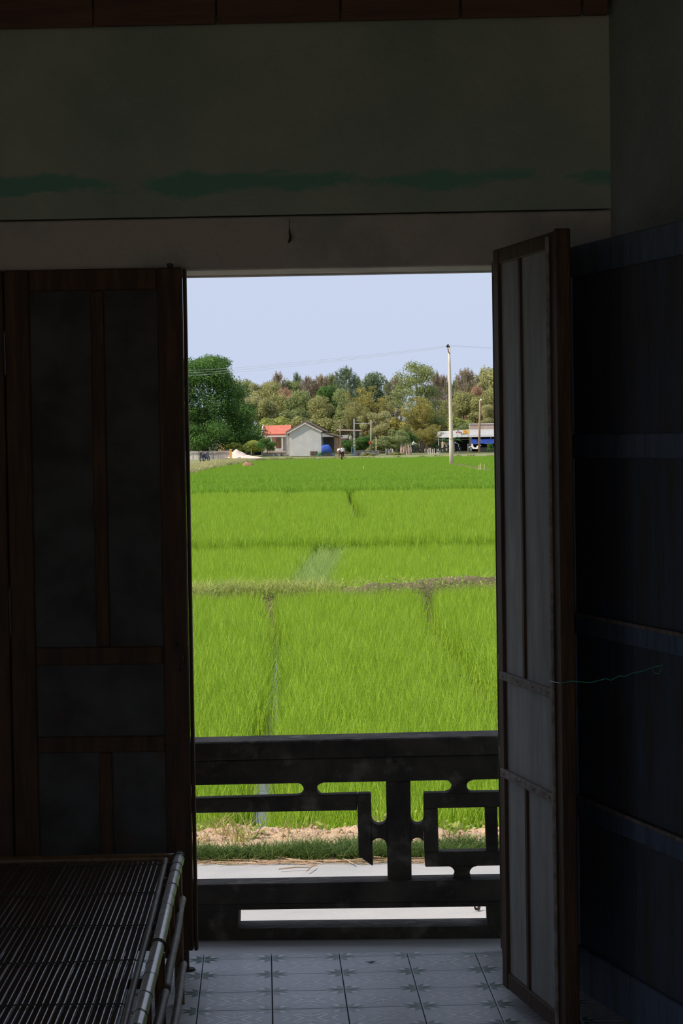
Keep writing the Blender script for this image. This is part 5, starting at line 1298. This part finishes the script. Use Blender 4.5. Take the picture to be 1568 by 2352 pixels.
# the wooded rise goes on beyond what the doorway frames
def plain_crown(seed):
    r = random.Random(seed); bl = []
    for _ in range(14):
        a = r.uniform(0, 6.28); q = r.random(); rr = .34 * r.uniform(.3, 1.0); bl.append(((rr * math.cos(a), rr * math.sin(a), .25 + .6 * q), (r.uniform(.15, .24),) * 2 + (r.uniform(.12, .18),)))
    P = blobs_to_leaves(bl, 2600, .04, .6, seed); return [tuple(v) for v in P.tolist()], [(i, i + 1, i + 2, i + 3) for i in range(0, len(P), 4)]
tl = []
rr = random.Random(17)
for _ in range(260):
    px_ = rr.choice((rr.uniform(-1500, 385), rr.uniform(1185, 2600))); Y_ = rr.uniform(335, 400); tl.append((PY(px_, 1000, Y_).x, Y_, -.6 + (Y_ - 330) * .03))
scatter('treeline', [plain_crown(s) for s in (71, 72, 73, 74)], np.array(tl), 'leaf_olive', 'woodland continuing on both sides beyond the doorway view', 'woodland', (8.5, 13.5), .03)
G3 = 'garden plants along the yard'
T = [
 ('round', 613.5, 1003, 1049, 40, 300, 'leaf_dark', 'small round dark tree in front of the veranda columns', 1, 0),
 ('thin', 875, 940, 1040, 66, 318, 'leaf_pale', 'bare looking brownish shrub above the clipped bush', 1, 1),
 ('bush', 886, 996, 1040, 60, 305, 'leaf_mid', 'clipped wide bush growing over the log bundle', 0, 0),
 ('bush', 926, 976, 1044, 56, 308, 'leaf_mid', 'leafy dark bush beside the motorbike rider', 1, 2),
 ('bush', 938, 985, 1038, 36, 315, 'leaf_dark', 'dark green bush behind the motorbike rider', 0, 3),
 ('bamboo', 985, 968, 1034, 66, 312, 'leaf_bamboo', 'low yellowish bamboo just behind the stake fence', 0, 4),
 ('bush', 836, 992, 1040, 44, 308, 'leaf_dark', 'dark bush between the grey pole and the wooden pole', 1, 4),
 ('bush', 796, 1006, 1042, 38, 312, 'leaf_dark', 'dark leafy plants beside the plank porch', 0, 1),
 ('bush', 858, 1012, 1042, 36, 306, 'leaf_olive', 'olive bush at the foot of the wooden pole', 1, 5),
 ('bush', 757, 1012, 1042, 26, 309, 'leaf_bright', 'bright plant under the porch roof', 0, 2),
 ('bush', 540, 1012, 1040, 34, 310, 'leaf_bright', 'yellow green shrub behind the sand heap', 1, 3),
 ('bush', 583, 1008, 1040, 40, 309, 'leaf_bright', 'bright climbing plant on the grey shed', 0, 5),
 ('bush', 1126, 1014, 1038, 14, 306, 'leaf_dark', 'narrow plant in front of the shop counter', 1, 1),
 ('bush', 1062, 965, 1005, 44, 335, 'leaf_mid', 'green bush above the shop sign', 0, 1),
 ('bush', 1000, 985, 1040, 40, 330, 'leaf_dark', 'dark foliage beside the shop side roof', 1, 2),
 ('bush', 845, 1038, 1050, 30, 299, 'leaf_olive', 'low weeds before the yard wall', 0, 2),
 ('bush', 915, 1036, 1051, 34, 299, 'leaf_olive', 'low weeds before the dry stalks and log bundle', 1, 1),
]
for k, px, yt, yb, wpx, Y, m, lab, v, rt in T: tree(k, px, yt, yb, wpx, Y, m, lab, v % 3 if k == 'round' else v % 2, rt, group=G3)
# papaya and banana: stems with large leaves
def big_leaf(p0, d, ln, wd, droop, m, parent):
    bm = bmesh.new(); n = 7; prev = None; d = Vector(d).normalized(); sd = d.cross(Vector((0, 0, 1))).normalized()
    for k in range(n + 1):
        t = k / n; c = Vector(p0) + d * (ln * t) - Vector((0, 0, droop * ln * t * t)); w_ = wd * math.sin(math.pi * min(.97, .08 + t * .92)) ** .6
        row = [bm.verts.new(c - sd * w_ + Vector((0, 0, -.12 * w_))), bm.verts.new(c + Vector((0, 0, .05 * w_))), bm.verts.new(c + sd * w_ + Vector((0, 0, -.12 * w_)))]
        if prev: bm.faces.new((prev[0], prev[1], row[1], row[0])); bm.faces.new((prev[1], prev[2], row[2], row[1]))
        prev = row
    bmesh.ops.solidify(bm, geom=bm.faces[:], thickness=.02); return obj('leaf', bm, m, parent)
def plume(name, px, ybase, ystem, Y, n, ln, wd, m, label, cat, seed, r=.12, droop=.5):
    a, b = PY(px, ybase, Y), PY(px, ystem, Y); t = empty(name, a, label, cat); obj('stem', tubem([a, b], [r, r * .7], 7), 'bark_pale', t); rr = random.Random(seed)
    for k in range(n):
        an = k * 2.4 + rr.uniform(-.3, .3); e_ = rr.uniform(.3, 1.4); big_leaf(b, (math.cos(an), math.sin(an) * .8, e_), ln * rr.uniform(.7, 1.1), wd, droop, m, t)
plume('banana_plant', 1026, 1037, 1016, 309, 9, 1.9, .27, 'leaf_banana', 'banana plant with broad leaves beside the tall pole', 'plant', 2)
plume('banana_plant', 1042, 1037, 1014, 309.8, 7, 1.7, .24, 'leaf_banana', 'banana plant on the shop side of the tall pole', 'plant', 6)
plume('papaya_tree', 781, 1035, 962, 330, 12, 1.0, .2, 'leaf_bright', 'slim papaya tree rising behind the plank porch', 'tree', 3, .09, .7)
plume('papaya_tree', 577, 1045, 1026, 308, 9, .9, .16, 'leaf_bright', 'small papaya tree in front of the grey shed', 'tree', 8, .06, .7)
# dry stalks at the yard wall
rr = random.Random(3); bm = bmesh.new()
for _ in range(46):
    x = rr.uniform(918, 946); a = PY(x, 1045, 304 + rr.uniform(-1, 1)); b = PY(x + rr.gauss(0, 2), rr.uniform(1018, 1034), 304); tube(bm, [a, b], [.05, .02], 4)
tag(obj('dry_stalks', bm, 'wall_pink'), 'pale dry stalks standing beside the motorbike rider', 'stalks', kind='stuff')

# ================================================================== MOTORBIKES AND PEOPLE
def ring(bm, c, R_, r, seg=18, k=7):
    rows = []
    for i in range(seg):
        a = 2 * math.pi * i / seg; rows.append([bm.verts.new((c[0] + math.cos(a) * (R_ + r * math.cos(2 * math.pi * j / k)), c[1] + r * math.sin(2 * math.pi * j / k), c[2] + math.sin(a) * (R_ + r * math.cos(2 * math.pi * j / k)))) for j in range(k)])
    for i in range(seg):
        for j in range(k): bm.faces.new((rows[i][j], rows[i][(j + 1) % k], rows[(i + 1) % seg][(j + 1) % k], rows[(i + 1) % seg][j]))
def motorbike(px, py, Y, rot, paint, label):
    p_ = PY(px, py, Y); t = empty('motorbike', p_, label, 'motorbike', 'motorbikes', local=True); t.rotation_euler = (0, 0, rot)
    for x in (-.60, .62):
        bm = bmesh.new(); ring(bm, (x, 0, .29), .25, .045); w_ = obj('wheel', bm, 'rubber', t, True)
        bm = bmesh.new(); tube(bm, [(x, -.05, .29), (x, .05, .29)], .05, 8)
        for q in range(5): a = q * 1.2566; tube(bm, [(x, 0, .29), (x + .23 * math.cos(a), 0, .29 + .23 * math.sin(a))], .012, 4)
        obj('hub', bm, 'chrome', w_)
    body = bmesh.new(); prof = [(.50, .62), (.42, .98), (.30, 1.0), (.22, .62), (.02, .46), (-.18, .50), (-.30, .70), (-.78, .82), (-.86, .74), (-.62, .56), (-.25, .30), (.22, .28), (.36, .40)]
    va = [body.verts.new((x, -.10, z)) for x, z in prof]; vb = [body.verts.new((x, .10, z)) for x, z in prof]
    body.faces.new(va); body.faces.new(vb[::-1])
    for i in range(len(prof)): body.faces.new((va[i], vb[i], vb[(i + 1) % len(prof)], va[(i + 1) % len(prof)]))
    bmesh.ops.recalc_face_normals(body, faces=body.faces); bmesh.ops.triangulate(body, faces=[f_ for f_ in body.faces if len(f_.verts) > 4]); obj('body', body, paint, t)
    obj('seat', box((-.80, -.12, .74), (-.22, .12, .84), .04), 'rubber', t); obj('fork', tubem([(.62, 0, .29), (.46, 0, .75), (.40, 0, 1.0)], .035, 6), 'chrome', t)
    obj('handlebar', tubem([(.30, -.34, 1.06), (.38, -.15, 1.02), (.38, .15, 1.02), (.30, .34, 1.06)], .022, 6), 'rubber', t)
    obj('headlight', tubem([(.44, 0, .93), (.53, 0, .92)], [.09, .07], 9), 'chrome', t); obj('fender', tubem([(.36, 0, .48), (.48, 0, .58), (.66, 0, .59), (.84, 0, .48)], .05, 6), paint, t)
    obj('exhaust', tubem([(-.1, .14, .28), (-.7, .15, .36)], [.03, .05], 7), 'chrome', t)
    return t
motorbike(463.5, 1061.5, 236, 1.9, 'bike_black', 'black motorbike parked on the lane before the white fence boards')
motorbike(474, 1060.5, 237.5, 1.3, 'bike_blue', 'dark blue motorbike parked next to the black one on the lane')
motorbike(954, 1039, 306, .15, 'bike_black', 'dark motorbike ridden past the bamboo clump')
motorbike(1015, 1037.5, 308, .3, 'bike_black', 'black motorbike parked between the stake fence and tall pole')
motorbike(1046, 1037, 311, -.5, 'bike_black', 'black motorbike parked behind the tall pole, under the people')
motorbike(1090.5, 1036, 310, 2.9, 'bike_white', 'white scooter parked before the blue awning')

def person(px, py, Y, joints, edges, rad, zones, label, rot=0, hairtop=True, hat=False, scale=1.0):
    """one continuous body grown from a posed skeleton; zones colour it by nearest joint"""
    p_ = PY(px, py, Y); root = empty('person', p_, label, 'person', None, local=True); root.rotation_euler = (0, 0, rot); root.scale = (scale,) * 3
    me = bpy.data.meshes.new('b'); names = list(joints); me.from_pydata([joints[k] for k in names], [(names.index(a), names.index(b)) for a, b in edges], [])
    tmp = bpy.data.objects.new('tmp', me); COL.objects.link(tmp); md = tmp.modifiers.new('s', 'SKIN'); sk_ = me.skin_vertices[0].data
    for i, k in enumerate(names): sk_[i].radius = (rad.get(k, .05), rad.get(k, .05)); sk_[i].use_root = (k == 'pelvis')
    md2 = tmp.modifiers.new('d', 'SUBSURF'); md2.levels = 2; md2.render_levels = 2
    bpy.context.view_layer.update(); dg = bpy.context.evaluated_depsgraph_get(); ev = tmp.evaluated_get(dg); bme = bpy.data.meshes.new_from_object(ev); bpy.data.objects.remove(tmp)
    bme.materials.clear(); mats = []
    for k in names:
        if zones.get(k, 'skin') not in mats: mats.append(zones.get(k, 'skin'))
    for m_ in mats: bme.materials.append(MATS[m_])
    J_ = np.array([joints[k] for k in names])
    for f_ in bme.polygons: bme.polygons[f_.index].material_index = mats.index(zones.get(names[int(np.argmin(((J_ - np.array(f_.center)) ** 2).sum(1)))], 'skin'))
    o = bpy.data.objects.new('body', bme); COL.objects.link(o); o.parent = root; bme.shade_smooth()
    h = Vector(joints['head'])
    if hat:
        hd = (h - Vector(joints['neck'])).normalized(); obj('hat', tubem([h + hd * .03, h + hd * .06, h + hd * .22], [.235, .225, .015], 16), 'hat', root)
    else:
        bm = bmesh.new(); bmesh.ops.create_uvsphere(bm, u_segments=12, v_segments=8, radius=.112)
        bmesh.ops.bisect_plane(bm, geom=bm.verts[:] + bm.edges[:] + bm.faces[:], plane_co=(0, 0, .01), plane_no=(0, -.45, 1), clear_inner=True)
        bmesh.ops.translate(bm, verts=bm.verts, vec=h + Vector((0, .01, .02))); obj('hair', bm, 'hair', root, True)
    # face: eyes, nose
    fd = Vector(joints.get('face', (h.x, h.y - 1, h.z))) - h; fd.normalize(); sdv = fd.cross(Vector((0, 0, 1))).normalized()
    bm = bmesh.new()
    for s in (-1, 1): bmesh.ops.create_icosphere(bm, subdivisions=1, radius=.012, matrix=Matrix.Translation(h + fd * .088 + sdv * .035 * s))
    obj('eyes', bm, 'hair', root); obj('nose', tubem([h + fd * .09 + Vector((0, 0, .0)), h + fd * .115 + Vector((0, 0, -.03))], [.008, .016], 6), 'skin', root)
    return root
R0 = dict(pelvis=.13, waist=.12, chest=.145, neck=.055, head=.095, shl=.075, shr=.075, ell=.045, elr=.045, hal=.035, har=.035, hipl=.095, hipr=.095, knl=.065, knr=.065, anl=.045, anr=.045, tol=.035, tor=.035)
E0 = [('pelvis', 'waist'), ('waist', 'chest'), ('chest', 'neck'), ('neck', 'head'), ('chest', 'shl'), ('chest', 'shr'), ('shl', 'ell'), ('shr', 'elr'), ('ell', 'hal'), ('elr', 'har'),
      ('pelvis', 'hipl'), ('pelvis', 'hipr'), ('hipl', 'knl'), ('hipr', 'knr'), ('knl', 'anl'), ('knr', 'anr'), ('anl', 'tol'), ('anr', 'tor')]
stand = dict(pelvis=(0, 0, .92), waist=(0, 0, 1.08), chest=(0, 0, 1.30), neck=(0, -.01, 1.46), head=(0, -.03, 1.58), shl=(-.17, 0, 1.38), shr=(.17, 0, 1.38), ell=(-.24, .02, 1.12), elr=(.24, .02, 1.12),
             hal=(-.22, -.12, .90), har=(.22, -.12, .90), hipl=(-.09, 0, .86), hipr=(.09, 0, .86), knl=(-.10, -.02, .48), knr=(.11, .02, .48), anl=(-.10, .02, .07), anr=(.12, .05, .07), tol=(-.10, -.12, .04), tor=(.12, -.09, .04))
def zn(top, bottom, sleeves=True): 
    z = {k: top for k in ('waist', 'chest', 'shl', 'shr')}; z.update({k: bottom for k in ('pelvis', 'hipl', 'hipr', 'knl', 'knr', 'anl', 'anr')}); z.update({k: top for k in ('ell', 'elr')} if sleeves else {}); z.update(tol='rubber', tor='rubber'); return z
person(787, 1055, 288, stand, E0, R0, zn('cloth_white', 'cloth_dark'), 'person in a white shirt standing at the end of the plank porch', .5)
bend = dict(pelvis=(.10, 0, .86), waist=(.04, 0, 1.02), chest=(-.08, 0, 1.20), neck=(-.17, 0, 1.33), head=(-.25, 0, 1.43), shl=(-.10, -.16, 1.24), shr=(-.10, .16, 1.24), ell=(-.22, -.22, .98), elr=(-.20, .22, .98), hal=(-.36, -.12, .60), har=(-.22, .12, .56),
            hipl=(.09, -.09, .82), hipr=(.09, .09, .82), knl=(.02, -.10, .46), knr=(.12, .10, .46), anl=(.08, -.10, .07), anr=(.18, .10, .07), tol=(-.06, -.10, .04), tor=(.04, .10, .04), face=(-1.4, 0, .2))
bend.pop('face')
fp = person(783.5, 1063, 255, bend, E0, R0, zn('cloth_maroon', 'cloth_maroon'), 'farmer in maroon clothes and pale conical hat bending over in the far rice', .25, hat=True)
tag(obj('hoe', tubem([PY(772.5, 1051.5, 254.6), PY(788.5, 1061, 254.6)], .022, 6), 'bamboo_stake'), 'long pale tool handle held by the bending farmer', 'hoe')
ride = dict(stand); ride.update(pelvis=(-.42, 0, .92), waist=(-.38, 0, 1.08), chest=(-.30, 0, 1.28), neck=(-.25, 0, 1.44), head=(-.22, 0, 1.57), shl=(-.29, -.17, 1.36), shr=(-.29, .17, 1.36), ell=(-.05, -.25, 1.18), elr=(-.05, .25, 1.18), hal=(.24, -.3, 1.07), har=(.24, .3, 1.07),
            hipl=(-.40, -.10, .90), hipr=(-.40, .10, .90), knl=(-.02, -.18, .80), knr=(-.02, .18, .80), anl=(-.05, -.17, .40), anr=(-.05, .17, .40), tol=(.08, -.17, .34), tor=(.08, .17, .34))
person(954, 1039, 306, ride, E0, R0, zn('cloth_white', 'cloth_dark'), 'rider in a white shirt on the dark motorbike by the bamboo', .15)
person(1029, 1039, 309, stand, E0, R0, zn('cloth_blue', 'cloth_dark'), 'person in a light blue shirt standing beside the tall pole', -.4)
person(1046, 1037, 311, ride, E0, R0, zn('cloth_white', 'cloth_dark'), 'person in a white shirt sitting on the motorbike behind the tall pole', -.5)
for o in list(bpy.data.objects):
    if '_local' in o.keys(): del o['_local']
